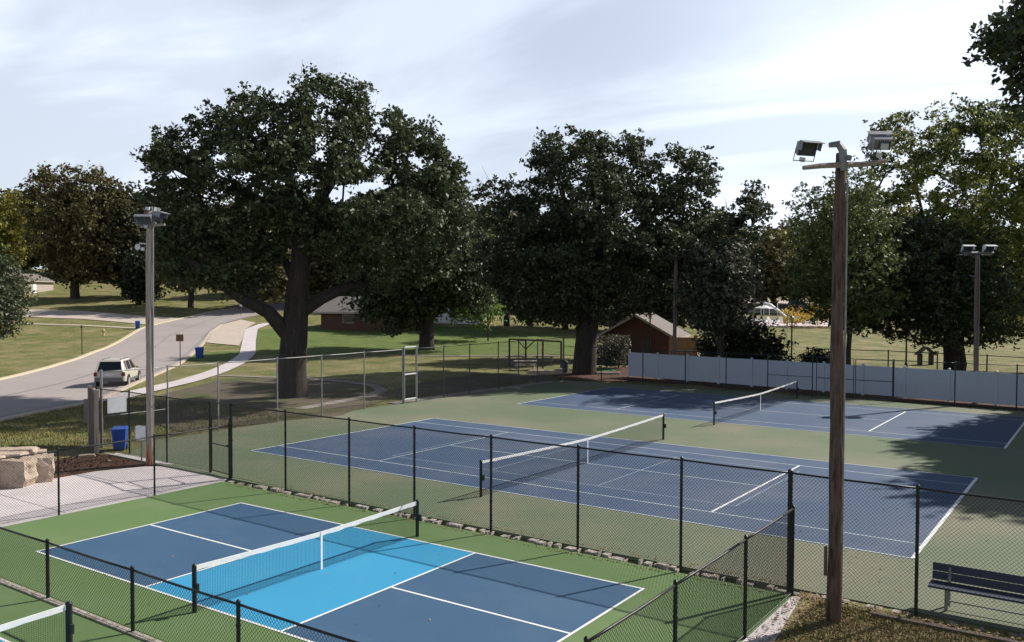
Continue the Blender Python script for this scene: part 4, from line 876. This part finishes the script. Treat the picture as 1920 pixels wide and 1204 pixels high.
# ------------------------------------------------------------------ vehicles
def suv(p, heading, paint, label, group=None, cat='SUV'):
    """local: nose towards +y, origin on the ground under the tail"""
    o = thing('parked_car', label, cat, p, heading-math.pi/2, group)
    L = 4.75; secs = [(0, .84, .55, 1.0), (.06, .93, .40, 1.06), (.9, .95, .34, 1.07), (2.4, .955, .32, 1.05), (3.5, .95, .34, 1.02), (4.3, .90, .36, .92), (4.7, .78, .45, .78)]
    mb = MB(); vs = []; fs = []
    for y, w, zb, zt in secs: vs += [(-w, y, zb), (-w*1.0, y, (zb+zt)/2), (-w*.95, y, zt-.06), (-w*.86, y, zt), (w*.86, y, zt), (w*.95, y, zt-.06), (w, y, (zb+zt)/2), (w, y, zb)]
    for i in range(len(secs)-1):
        for k in range(8): a = i*8+k; b = i*8+(k+1) % 8; fs.append((a, b, b+8, a+8))
    fs.append(tuple(range(8))); e = (len(secs)-1)*8; fs.append(tuple(reversed(range(e, e+8)))); mb.add(vs, fs); body = mb.build('body', paint, o, local=True)
    mb = MB()   # greenhouse glass
    lo = [(-.80, .06, 1.05), (.80, .06, 1.05), (.82, 3.35, 1.02), (-.82, 3.35, 1.02)]; hi = [(-.64, .38, 1.66), (.64, .38, 1.66), (.64, 2.55, 1.68), (-.64, 2.55, 1.68)]
    mb.add(lo+hi, [(0, 1, 5, 4), (1, 2, 6, 5), (2, 3, 7, 6), (3, 0, 4, 7), (4, 5, 6, 7)]); mb.build('window', 'glass_dark', o, local=True)
    for s in (-1, 1):
        mb = MB()
        for (a, b_) in (((.815, .04, 1.03), (.655, .36, 1.68)), ((.83, 1.2, 1.03), (.665, 1.1, 1.68)), ((.83, 2.2, 1.03), (.665, 1.95, 1.68)), ((.835, 3.38, 1.0), (.655, 2.6, 1.68))):
            mb.tube([(s*a[0], a[1], a[2]), (s*b_[0], b_[1], b_[2])], [.075, .055] if a[1] < .1 else [.04, .035], 4)
        mb.add([(s*.835, .95, 1.02), (s*.835, .05, 1.03), (s*.67, .36, 1.67), (s*.672, .72, 1.67)], [(0, 1, 2, 3)])
        mb.box((s*.83, 1.7, 1.03), (.03, 3.3, .05)).box((s*.66, 1.5, 1.665), (.03, 2.2, .04))
        mb.build('pillar', paint, o, local=True)
    mb = MB(); mb.add([(-.66, .30, 1.66), (.66, .30, 1.66), (.66, 2.62, 1.67), (-.66, 2.62, 1.67), (-.56, .42, 1.755), (.56, .42, 1.755), (.56, 2.4, 1.76), (-.56, 2.4, 1.76)], [(0, 1, 5, 4), (1, 2, 6, 5), (2, 3, 7, 6), (3, 0, 4, 7), (4, 5, 6, 7), (3, 2, 1, 0)]); mb.build('roof', paint, o, local=True)
    for s in (-1, 1):
        MB().tube([(s*.56, .55, 1.80), (s*.56, 2.3, 1.80)], .025, 6).box((s*.56, .6, 1.77), (.04, .06, .06)).box((s*.56, 2.25, 1.77), (.04, .06, .06)).build('roof_rail', 'car_trim', o, local=True)
        MB().box((s*.83, -.005, .86), (.17, .08, .24)).box((s*.925, .07, .86), (.04, .16, .22)).build('tail_light', 'tail', o, local=True)
        MB().box((s*1.02, 2.95, 1.1), (.2, .1, .15)).build('mirror', paint, o, local=True)
        MB().box((s*.62, 4.66, .70), (.3, .1, .16)).build('headlight', 'lamp_pale', o, local=True)
        MB().box((s*.965, 2.3, .42), (.02, 1.9, .16)).build('side_cladding', 'car_trim', o, local=True)
        for y in (.95, 3.75):
            MB().tube([(s*.78, y, .36), (s*.97, y, .36)], .44, 16).build('wheel_arch', 'tyre', o, local=True)
            wh = MB().tube([(s*.76, y, .35), (s*.985, y, .35)], .355, 18).build('wheel', 'tyre', o, local=True)
            MB().tube([(s*.90, y, .35), (s*1.0, y, .35)], .235, 12).build('rim', 'rim', wh, local=True)
    MB().box((0, -.04, .52), (1.72, .16, .24)).build('rear_bumper', 'car_trim', o, local=True)
    MB().box((0, -.012, .82), (.5, .04, .16)).build('licence_plate', 'lamp_pale', o, local=True)
    MB().box((0, 4.72, .50), (1.5, .1, .22)).build('front_bumper', 'car_trim', o, local=True)
    return o
p = G(205, 727); suv(p, R(135), 'car_paint', 'silver beige SUV driving away along the road behind the left fence')
for (u, v, az, m, lab) in ((45, 520, 60, 'white', 'white car parked on the hillside beside the leafy tree at the left edge'), (100, 522, 50, 'lamp_grey', 'grey car parked on the hillside left of the olive brown oak trunk'), (183, 531, 50, 'lamp_grey', 'grey car parked on the hillside right of the olive brown oak trunk'),
                         (1478, 580, 20, 'car_blue', 'blue car parked in the lot behind the pool deck, left one'), (1528, 580, 25, 'car_blue', 'blue car parked in the lot behind the pool deck, right one')):
    suv(G(u, v), R(az), m, lab, 'cars parked in the distance', cat='car')

# ------------------------------------------------------------------ recycling carts
def cart(p, rz, label, s=1.):
    o = thing('recycling_cart', label, 'wheeled bin', p, rz, 'blue recycling carts')
    mb = MB(); a, b_ = .24, .30; vs = [(-a, -a, .06), (a, -a, .06), (a, a, .06), (-a, a, .06), (-b_, -b_*1.1, .95), (b_, -b_*1.1, .95), (b_, b_*1.1, .95), (-b_, b_*1.1, .95)]
    vs = [(x*s, y*s, z*s) for x, y, z in vs]; mb.add(vs, [(3, 2, 1, 0), (0, 1, 5, 4), (1, 2, 6, 5), (2, 3, 7, 6), (3, 0, 4, 7), (4, 5, 6, 7)]); mb.build('body', 'blue_bin', o, local=True)
    mb = MB(); vs = [(-.33, -.37, .955), (.33, -.37, .955), (.33, .37, .955), (-.33, .37, .955), (-.31, -.36, 1.02), (.31, -.36, 1.02), (.27, .22, 1.09), (-.27, .22, 1.09), (-.3, .36, 1.05), (.3, .36, 1.05)]
    mb.add([(x*s, y*s, z*s) for x, y, z in vs], [(3, 2, 1, 0), (0, 1, 5, 4), (4, 5, 6, 7), (7, 6, 9, 8), (8, 9, 2, 3), (1, 2, 9, 6, 5), (3, 0, 4, 7, 8)]); mb.build('lid', 'blue_bin', o, local=True)
    MB().tube([(-.25*s, .40*s, .98*s), (.25*s, .40*s, .98*s)], .02, 6).build('handle', 'blue_bin', o, local=True)
    for x in (-.25, .25): MB().tube([(x*s-.03, .24*s, .12*s), (x*s+.03, .24*s, .12*s)], .12*s, 10).build('wheel', 'tyre', o, local=True)
    return o
az0 = math.atan2(RH[1], RH[0])
cart(G(225, 844), az0+.25, 'blue recycling cart standing by the fence right of the wooden sign board', .84); cart(G(374, 672), az0, 'blue recycling cart on the grass verge by the road, right of the small brown sign'); cart(G(258, 617), az0+.4, 'small distant blue recycling cart at the corner of the side street')

# ------------------------------------------------------------------ signs, posts, hydrant
B = G(181, 851); azs = R(158)
o = thing('sign_board', 'weathered brown wooden sign board seen nearly edge-on above the mulch bed', 'sign', B)
fhd = np.array([math.cos(azs), math.sin(azs), 0]); top_ = 2.42
c = B+fhd*.75
MB().box((c[0], c[1], B[2]+1.2), (1.6, .10, 2.4), azs).build('board', 'sign_wood', o)
for k in (0, 1): 
    q = B+fhd*(-.10+1.7*k); MB().box((q[0], q[1], B[2]+1.18), (.13, .16, 2.55), azs).build('post', 'wood_grey', o)
q = B+fhd*1.75+np.array([0, 0, 1.45]); MB().box(tuple(q), (.05, .42, .95), azs).build('side_plate', 'lamp_grey', o)
p = np.array([-16.95, -8.02, 1.66]); o = thing('white_sign', 'blank pale rectangular sign hung on the left tennis fence', 'sign', (p[0], p[1], p[2]))
MB().box((p[0]+.06, p[1], p[2]), (.02, .80, .58)).build('panel', 'lamp_pale', o)
MB().box((p[0]+.035, p[1], p[2]+.26), (.03, .7, .03)).build('bracket', 'galv', o)
def post_sign(u, vb, vt, label, m, w, hh, pr=.04, cat='sign', rz=0):
    B = G(u, vb); D0 = depth(B); H = (vb-vt)*D0/F
    o = thing('road_sign', label, cat, B)
    MB().tube([B, B+np.array([0, 0, H])], pr, 6).build('post', 'wood_dark', o)
    if w: 
        q = B+np.array([0, 0, H-hh/2])-fp3*(pr+.02); MB().box(tuple(q), (w, .03, hh), az0+rz).build('sign_face', m, o)
    return o
post_sign(338, 686, 627, 'small brown rectangular road sign on a post beside the road', 'sign_brown', .62, .58)
post_sign(154, 664, 610, 'thin wooden post with a small plate on the lawn beyond the road', 'sign_brown', .18, .3, .05)
post_sign(452, 592, 570, 'thin pale sign post beside the road near the tallest oak', 'lamp_pale', .35, .4, .04)
B = G(194, 629); o = thing('fire_hydrant', 'pale yellow fire hydrant on the lawn beyond the road', 'hydrant', B)
MB().tube([B, B+np.array([0, 0, .08]), B+np.array([0, 0, .1]), B+np.array([0, 0, .62])], [.2, .2, .13, .13], 10).build('barrel', 'yellow_pale', o)
MB().tube([B+np.array([0, 0, .62]), B+np.array([0, 0, .72]), B+np.array([0, 0, .82])], [.18, .14, .04], 10).build('bonnet', 'yellow_pale', o)
for s in (-1, 1): MB().tube([B+np.array([0, 0, .48])+rp3*s*.1, B+np.array([0, 0, .48])+rp3*s*.24], .07, 8).build('nozzle', 'yellow_pale', o)

# ------------------------------------------------------------------ bench on the court
o = thing('park_bench', 'dark blue slatted bench on the tennis court behind the fence at the right', 'bench', (13.9, -8.5, 0))
bx0, bx1, by = 12.76, 16.0, -8.55
for k in range(3): MB().box(((bx0+bx1)/2, by-.26+k*.15, .46), (bx1-bx0, .13, .04)).build('seat_slat', 'bench_blue', o)
for k in range(2): MB().box(((bx0+bx1)/2, by+.20+k*.025, .555+k*.165), (bx1-bx0, .035, .155), rx=-.15).build('back_slat', 'bench_blue', o)
for x in (13.07, 15.2):
    MB().tube([(x, by-.2, 0), (x, by-.2, .44)], .03, 8).tube([(x, by+.14, 0), (x, by+.14, .42), (x, by+.255, .80)], .03, 8).tube([(x, by-.22, .43), (x, by+.18, .43)], .025, 8).build('leg', 'galv', o)
MB().tube([(13.07, by, .14), (15.2, by, .14)], .016, 6).build('brace', 'galv', o)

# ------------------------------------------------------------------ limestone blocks
def rock(c, d, rz, label, seed, rx=0):
    rg = np.random.default_rng(seed); import bmesh
    bm = bmesh.new(); bmesh.ops.create_cube(bm, size=1); bmesh.ops.subdivide_edges(bm, edges=bm.edges[:], cuts=5, use_grid_fill=True)
    off = rg.uniform(0, 50, 3)
    for v in bm.verts:
        p = np.array(v.co); q = p/ max(1e-6, np.linalg.norm(p))*.66; p = p*.8+q*.2
        n_ = np.array([math.sin(p[1]*7+off[0])+math.sin(p[2]*11+off[1]), math.sin(p[0]*8+off[1])+math.sin(p[2]*9+off[2]), math.sin(p[0]*7+off[2])+math.sin(p[1]*9+off[0])])
        p = p+n_*.022+rg.normal(0, .012, 3); v.co = Vector(p)
    o_ = thing('limestone_block', label, 'boulder', (c[0], c[1], c[2]), rz, 'limestone blocks of the low retaining wall')
    me = bpy.data.meshes.new('block'); mm = Matrix.Rotation(rx, 4, 'X') @ Matrix.Diagonal((*d, 1)); bm.transform(mm @ Matrix.Translation((0, 0, .5))); bm.to_mesh(me); bm.free(); me.materials.append(MT['stone'])
    ob = bpy.data.objects.new('block', me); COL.objects.link(ob); ob.parent = o_
def rk(u, v, d, rz, label, seed, z=None, rx=0):
    p = G(u, v, -.08) if z is None else PT(u, v, z[0]); 
    if z: p[2] = z[1]
    rock(p, d, az0+rz, label, seed, rx)
rk(8, 912, (1.7, 1.0, .90), .1, 'large tan limestone block at the left edge, left of the crack', 1)
rk(68, 903, (1.0, .9, .84), .5, 'large tan limestone block at the right end of the wall, right of the crack', 2)
p1 = G(8, 912, -.08); p2 = G(68, 903, -.08); d1, d2 = depth(p1), depth(p2)
rk(2, 880, (1.5, .9, .24), .15, 'flat limestone slab on top of the left block', 3, z=(d1+.3, .72))
rk(30, 880, (1.2, .6, .20), .25, 'flat limestone slab uppermost on the wall at the left', 4, z=(d1+.8, .80))
rk(56, 880, (.95, .55, .26), .3, 'rounded limestone slab on top of the right block', 5, z=(d2+.55, .58))
rk(-40, 915, (1.6, 1., 1.0), 0, 'large limestone block mostly outside the left edge', 6)
rk(163, 860, (.55, .25, .16), .4, 'small dark stone lying in the mulch below the sign board', 7)
rk(205, 868, (.14, .12, .10), .4, 'little pale stone in the mulch bed', 8)

# ------------------------------------------------------------------ picnic area at the far corner
def picnic(p, rz, label):
    o = thing('picnic_table', label, 'picnic table', p, rz, 'picnic tables beyond the far left corner of the courts')
    MB().box((0, 0, .74), (1.9, .75, .05)).build('tabletop', 'wood_grey', o, local=True)
    for s in (-1, 1): MB().box((0, s*.68, .44), (1.9, .26, .045)).build('seat', 'wood_grey', o, local=True)
    for s in (-1, 1): MB().box((s*.65, 0, .42), (.06, 1.4, .06)).tube([(s*.65, -.6, 0), (s*.65, -.2, .72)], .035, 4).tube([(s*.65, .6, 0), (s*.65, .2, .72)], .035, 4).build('leg', 'galv', o, local=True)
picnic(G(985, 694), az0+.1, 'grey picnic table left of the corner oak, nearer one'); picnic(G(1020, 684), az0-.2, 'grey picnic table left of the corner oak, farther one'); picnic(G(968, 684), az0+.3, 'grey picnic table behind the others at the far corner')
o = thing('swing_frame', 'dark timber frame standing behind the picnic tables left of the corner oak', 'play frame', G(990, 690))
a_, b_ = G(955, 686), G(1052, 694)
for f in (0, .33, .66, 1.):
    q = a_+(b_-a_)*f; MB().tube([q, q+np.array([0, 0, 2.3])], .09, 6).build('post', 'wood_dark', o)
MB().tube([a_+np.array([0, 0, 2.32]), b_+np.array([0, 0, 2.32])], .08, 6).build('beam', 'wood_dark', o)
q = a_+(b_-a_)*.33; MB().tube([q+np.array([0, 0, 1.5]), q+rp3*.8+np.array([0, 0, 2.3])], .05, 5).tube([q+np.array([0, 0, 1.5])-rp3*0, q-rp3*.7+np.array([0, 0, 2.3])], .05, 5).build('brace', 'wood_dark', o)
p = G(1058, 700); o = thing('trash_can', 'dark trash can against the corner oak trunk', 'trash can', p)
MB().tube([p, p+np.array([0, 0, .85])], [.28, .32], 14).build('body', 'lamp_dark', o); MB().tube([p+np.array([0, 0, .85]), p+np.array([0, 0, .95]), p+np.array([0, 0, 1.08])], [.34, .30, .08], 14).build('lid', 'black', o)
rock(G(1020, 702), (2.4, .5, .3), az0, 'long pale stone edging beside the picnic tables', 12); rock(G(1048, 702), (.6, .5, .45), az0+.3, 'short pale stone block left of the corner oak trunk', 13); rock(G(1140, 703), (1.8, .4, .22), az0, 'flat stone edging right of the corner oak trunk', 14)
patch('mat', [(1107, 693), (1150, 692), (1155, 697), (1120, 698)], 'mat_green', .07, .02)
# brown A-frame shelter under the maple
p = G(1735, 684); o = thing('play_hut', 'small brown open A-frame hut under the maple in the field', 'hut', p, az0)
for s in (-1, 1):
    MB().box((s*.5, 0, .5), (.16, .7, 1.0)).build('side_wall', 'wood_dark', o, local=True)
    MB().box((s*.42, 0, 1.24), (1.05, .9, .07), ry=s*.72).build('roof', 'wood_dark', o, local=True)

# ------------------------------------------------------------------ utility pole behind the shrub, hillside bench
for u, vb, vt, lab in ((1414, 612, 525, 'thin grey utility pole left of the pool deck'), (1392, 600, 555, 'shorter grey post far behind the drooping shrub')):
    B = G(u, vb); D0 = depth(B); H = (vb-vt)*D0/F; o = thing('utility_pole', lab, 'pole', B); MB().tube([B, B+np.array([0, 0, H])], [.17, .12], 8).build('pole', 'wood_grey', o); MB().box(tuple(B+np.array([0, 0, H-.3])), (1.0, .1, .1), az0).build('cross_arm', 'wood_grey', o)
p = G(80, 545); o = thing('park_bench', 'reddish bench on the hillside lawn at the left', 'bench', p, az0)
MB().box((0, 0, .45), (2.2, .45, .06)).build('seat', 'red', o, local=True); MB().box((0, .25, .8), (2.2, .05, .4)).build('backrest', 'red', o, local=True)
for s in (-1, 1): MB().box((s*.9, 0, .22), (.08, .4, .44)).build('leg', 'red', o, local=True)

# ------------------------------------------------------------------ scattered leaves and grass near the camera
def scatter(name, label, pts, size, m, zoff=.012, up=3.):
    C = np.array(pts); o = leaves_mesh(name, C+np.array([0, 0, zoff]), size, m, None, up=up); tag(o, label, 'leaf litter', kind='stuff'); return o
pts = []
for _ in range(2600):
    x = 10.8+abs(RNG.normal(0, 2.6)); y = -9.55-abs(RNG.normal(0, 1.3)); pts.append((x, y, float(h(x, y))))
for _ in range(900):
    x = RNG.uniform(10.4, 17.3); y = -9.5+RNG.normal(0, .13); pts.append((x, y, float(h(x, y))+.02))
for _ in range(260):
    x = RNG.uniform(10.4, 11.0); y = RNG.uniform(-12.8, -9.6); pts.append((x, y, -.005))
scatter('fallen_leaves', 'tan fallen leaves in the grass around the main light pole', pts, .035, 'litter')
pts = [(RNG.uniform(-16, 16.5), RNG.uniform(-9, 25), .004) for _ in range(330)]+[(RNG.uniform(-8, 10.2), -9.05+abs(RNG.normal(0, .12)), .004) for _ in range(420)]+[(RNG.uniform(10.3, 16.5), RNG.uniform(-9, -5), .004) for _ in range(60)]+[(-16.6+abs(RNG.normal(0, .5)), RNG.uniform(-8, 25), .004) for _ in range(260)]
scatter('fallen_leaves', 'small fallen leaves strewn over the tennis courts', pts, .028, 'litter')
pts = [(RNG.uniform(-8, 9.8), RNG.uniform(-18, -9.6), ZP) for _ in range(45)]+[(RNG.uniform(-8, 10), -9.55-abs(RNG.normal(0, .06)), ZP) for _ in range(500)]
scatter('fallen_leaves', 'dark fallen leaves along the foot of the dividing fence', pts, .028, 'litter')
pts = [(RNG.uniform(-19, -13.3), RNG.uniform(-14, -9.3), -.01) for _ in range(1500)]
scatter('fallen_leaves', 'bark chips and leaves covering the mulch bed', pts, .05, 'mulch', up=.8)
def side_of(p):
    T_ = np.gradient(NE, axis=0); j = int(((NE-p)**2).sum(1).argmin()); return T_[j, 0]*(p[1]-NE[j, 1])-T_[j, 1]*(p[0]-NE[j, 0])
SGN = side_of(CAMP[:2])
def blades(name, label, n, fx, m, hh=.09, w=.006, name_far=False):
    P = np.array([fx() for _ in range(n)])
    if name_far:
        T_ = np.gradient(NE, axis=0); dd_ = ((P[:, None]-NE[None])**2).sum(2); j_ = dd_.argmin(1); T_ /= np.hypot(T_[:, 0], T_[:, 1])[:, None]
        sd_ = T_[j_, 0]*(P[:, 1]-NE[j_, 1])-T_[j_, 1]*(P[:, 0]-NE[j_, 0]); P = P[np.sign(sd_)*np.sign(SGN) > 0]; P = P[np.sqrt(dd_.min(1))[np.sign(sd_)*np.sign(SGN) > 0] > .35]; n = len(P)
    z = h(P[:, 0], P[:, 1]); an = RNG.uniform(0, 6.28, n); H = hh*RNG.uniform(.4, 1.3, n)
    dx, dy = np.cos(an)*w, np.sin(an)*w; lx, ly = RNG.normal(0, .4, n)*H, RNG.normal(0, .4, n)*H
    V = np.stack([np.stack([P[:, 0]-dx, P[:, 1]-dy, z], 1), np.stack([P[:, 0]+dx, P[:, 1]+dy, z], 1), np.stack([P[:, 0]+lx, P[:, 1]+ly, z+H], 1)], 1).reshape(-1, 3)
    me = bpy.data.meshes.new(name); me.vertices.add(3*n); me.vertices.foreach_set('co', V.astype(np.float32).ravel()); me.loops.add(3*n); me.loops.foreach_set('vertex_index', np.arange(3*n, dtype=np.int32))
    me.polygons.add(n); me.polygons.foreach_set('loop_start', np.arange(0, 3*n, 3, dtype=np.int32)); me.polygons.foreach_set('loop_total', np.full(n, 3, np.int32)); me.update(calc_edges=True); me.materials.append(MT[m])
    o = bpy.data.objects.new(name, me); COL.objects.link(o); tag(o, label, 'grass', kind='stuff')
blades('grass', 'dry grass growing around the foot of the main light pole', 45000, lambda: (RNG.uniform(10.85, 18), RNG.uniform(-15, -9.6)), 'grass_blade')
blades('grass', 'shaggy grass on the bank between the limestone wall and the road', 30000, lambda: (RNG.uniform(-34, -17.4), RNG.uniform(-16, 3)), 'grass_blade', .12, .014, True)

# ------------------------------------------------------------------ light and sky
AZ, EL = 66., 37.5
sd = bpy.data.lights.new('sun', 'SUN'); sd.energy = 5.0; sd.angle = R(.9); sd.color = (1., .94, .86)
so = bpy.data.objects.new('sun', sd); COL.objects.link(so)
dv = Vector((math.cos(R(AZ))*math.cos(R(EL)), math.sin(R(AZ))*math.cos(R(EL)), math.sin(R(EL))))
so.rotation_euler = dv.to_track_quat('Z', 'Y').to_euler()
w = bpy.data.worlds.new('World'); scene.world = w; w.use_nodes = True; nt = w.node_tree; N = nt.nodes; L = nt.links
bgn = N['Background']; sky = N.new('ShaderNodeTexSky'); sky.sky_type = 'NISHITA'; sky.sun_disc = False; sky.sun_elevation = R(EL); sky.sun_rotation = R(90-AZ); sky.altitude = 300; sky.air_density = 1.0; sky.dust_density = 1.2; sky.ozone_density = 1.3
tc = N.new('ShaderNodeTexCoord')
sx = N.new('ShaderNodeSeparateXYZ'); L.new(tc.outputs['Generated'], sx.inputs[0])
# project the view direction onto a cloud layer so that the wisps flatten towards the horizon
zz = N.new('ShaderNodeMath'); zz.operation = 'ADD'; L.new(sx.outputs['Z'], zz.inputs[0]); zz.inputs[1].default_value = .16
def div(s):
    d = N.new('ShaderNodeMath'); d.operation = 'DIVIDE'; L.new(s, d.inputs[0]); L.new(zz.outputs[0], d.inputs[1]); return d.outputs[0]
cb = N.new('ShaderNodeCombineXYZ'); L.new(div(sx.outputs['X']), cb.inputs[0]); L.new(div(sx.outputs['Y']), cb.inputs[1])
mp = N.new('ShaderNodeMapping'); mp.inputs['Rotation'].default_value = (0, 0, R(-38)); mp.inputs['Scale'].default_value = (.55, 1.5, 1); mp.inputs['Location'].default_value = (3.1, 1.4, 0); L.new(cb.outputs[0], mp.inputs[0])
n1 = N.new('ShaderNodeTexNoise'); n1.inputs['Scale'].default_value = .9; n1.inputs['Detail'].default_value = 7; n1.inputs['Roughness'].default_value = .52; n1.inputs['Distortion'].default_value = .5; L.new(mp.outputs[0], n1.inputs['Vector'])
mr = N.new('ShaderNodeMapRange'); mr.interpolation_type = 'SMOOTHSTEP'; mr.inputs[1].default_value = .40; mr.inputs[2].default_value = .60; mr.inputs[3].default_value = .64; mr.inputs[4].default_value = .98; L.new(n1.outputs['Fac'], mr.inputs[0])
# brighter veil towards the sun
dt = N.new('ShaderNodeVectorMath'); dt.operation = 'DOT_PRODUCT'; L.new(tc.outputs['Generated'], dt.inputs[0]); dt.inputs[1].default_value = tuple(dv)
gr = N.new('ShaderNodeMapRange'); gr.inputs[1].default_value = -.2; gr.inputs[2].default_value = .75; gr.inputs[3].default_value = 15.8; gr.inputs[4].default_value = 19.5; L.new(dt.outputs['Value'], gr.inputs[0])
cc = N.new('ShaderNodeVectorMath'); cc.operation = 'SCALE'; cc.inputs[0].default_value = (.845, .92, 1.06); L.new(gr.outputs[0], cc.inputs['Scale'])
fd = N.new('ShaderNodeMapRange'); fd.interpolation_type = 'SMOOTHSTEP'; fd.inputs[1].default_value = .33; fd.inputs[2].default_value = .50; fd.inputs[3].default_value = 1; fd.inputs[4].default_value = .03; L.new(sx.outputs['Z'], fd.inputs[0])  # bright veil faded out overhead, above the view, to lower the ambient light
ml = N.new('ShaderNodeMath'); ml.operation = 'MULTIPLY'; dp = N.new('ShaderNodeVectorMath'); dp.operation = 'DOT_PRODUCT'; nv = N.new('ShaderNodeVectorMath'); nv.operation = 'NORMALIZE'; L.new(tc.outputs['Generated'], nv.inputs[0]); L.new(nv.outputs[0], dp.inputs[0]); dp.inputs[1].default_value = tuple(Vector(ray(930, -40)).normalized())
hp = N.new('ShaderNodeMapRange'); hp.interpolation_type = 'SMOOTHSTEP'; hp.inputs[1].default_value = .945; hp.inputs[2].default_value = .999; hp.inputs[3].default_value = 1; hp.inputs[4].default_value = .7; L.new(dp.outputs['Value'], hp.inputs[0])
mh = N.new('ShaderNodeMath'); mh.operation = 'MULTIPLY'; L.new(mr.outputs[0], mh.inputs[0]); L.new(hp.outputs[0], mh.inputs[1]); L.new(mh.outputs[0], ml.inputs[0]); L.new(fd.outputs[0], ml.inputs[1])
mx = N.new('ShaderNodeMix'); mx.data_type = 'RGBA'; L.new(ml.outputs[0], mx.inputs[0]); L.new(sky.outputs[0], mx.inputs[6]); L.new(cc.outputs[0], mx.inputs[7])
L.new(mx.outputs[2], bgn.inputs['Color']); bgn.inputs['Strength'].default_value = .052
scene.render.engine = 'CYCLES'
scene.view_settings.view_transform = 'Standard'; scene.view_settings.look = 'None'; scene.view_settings.exposure = .4; scene.view_settings.gamma = 1
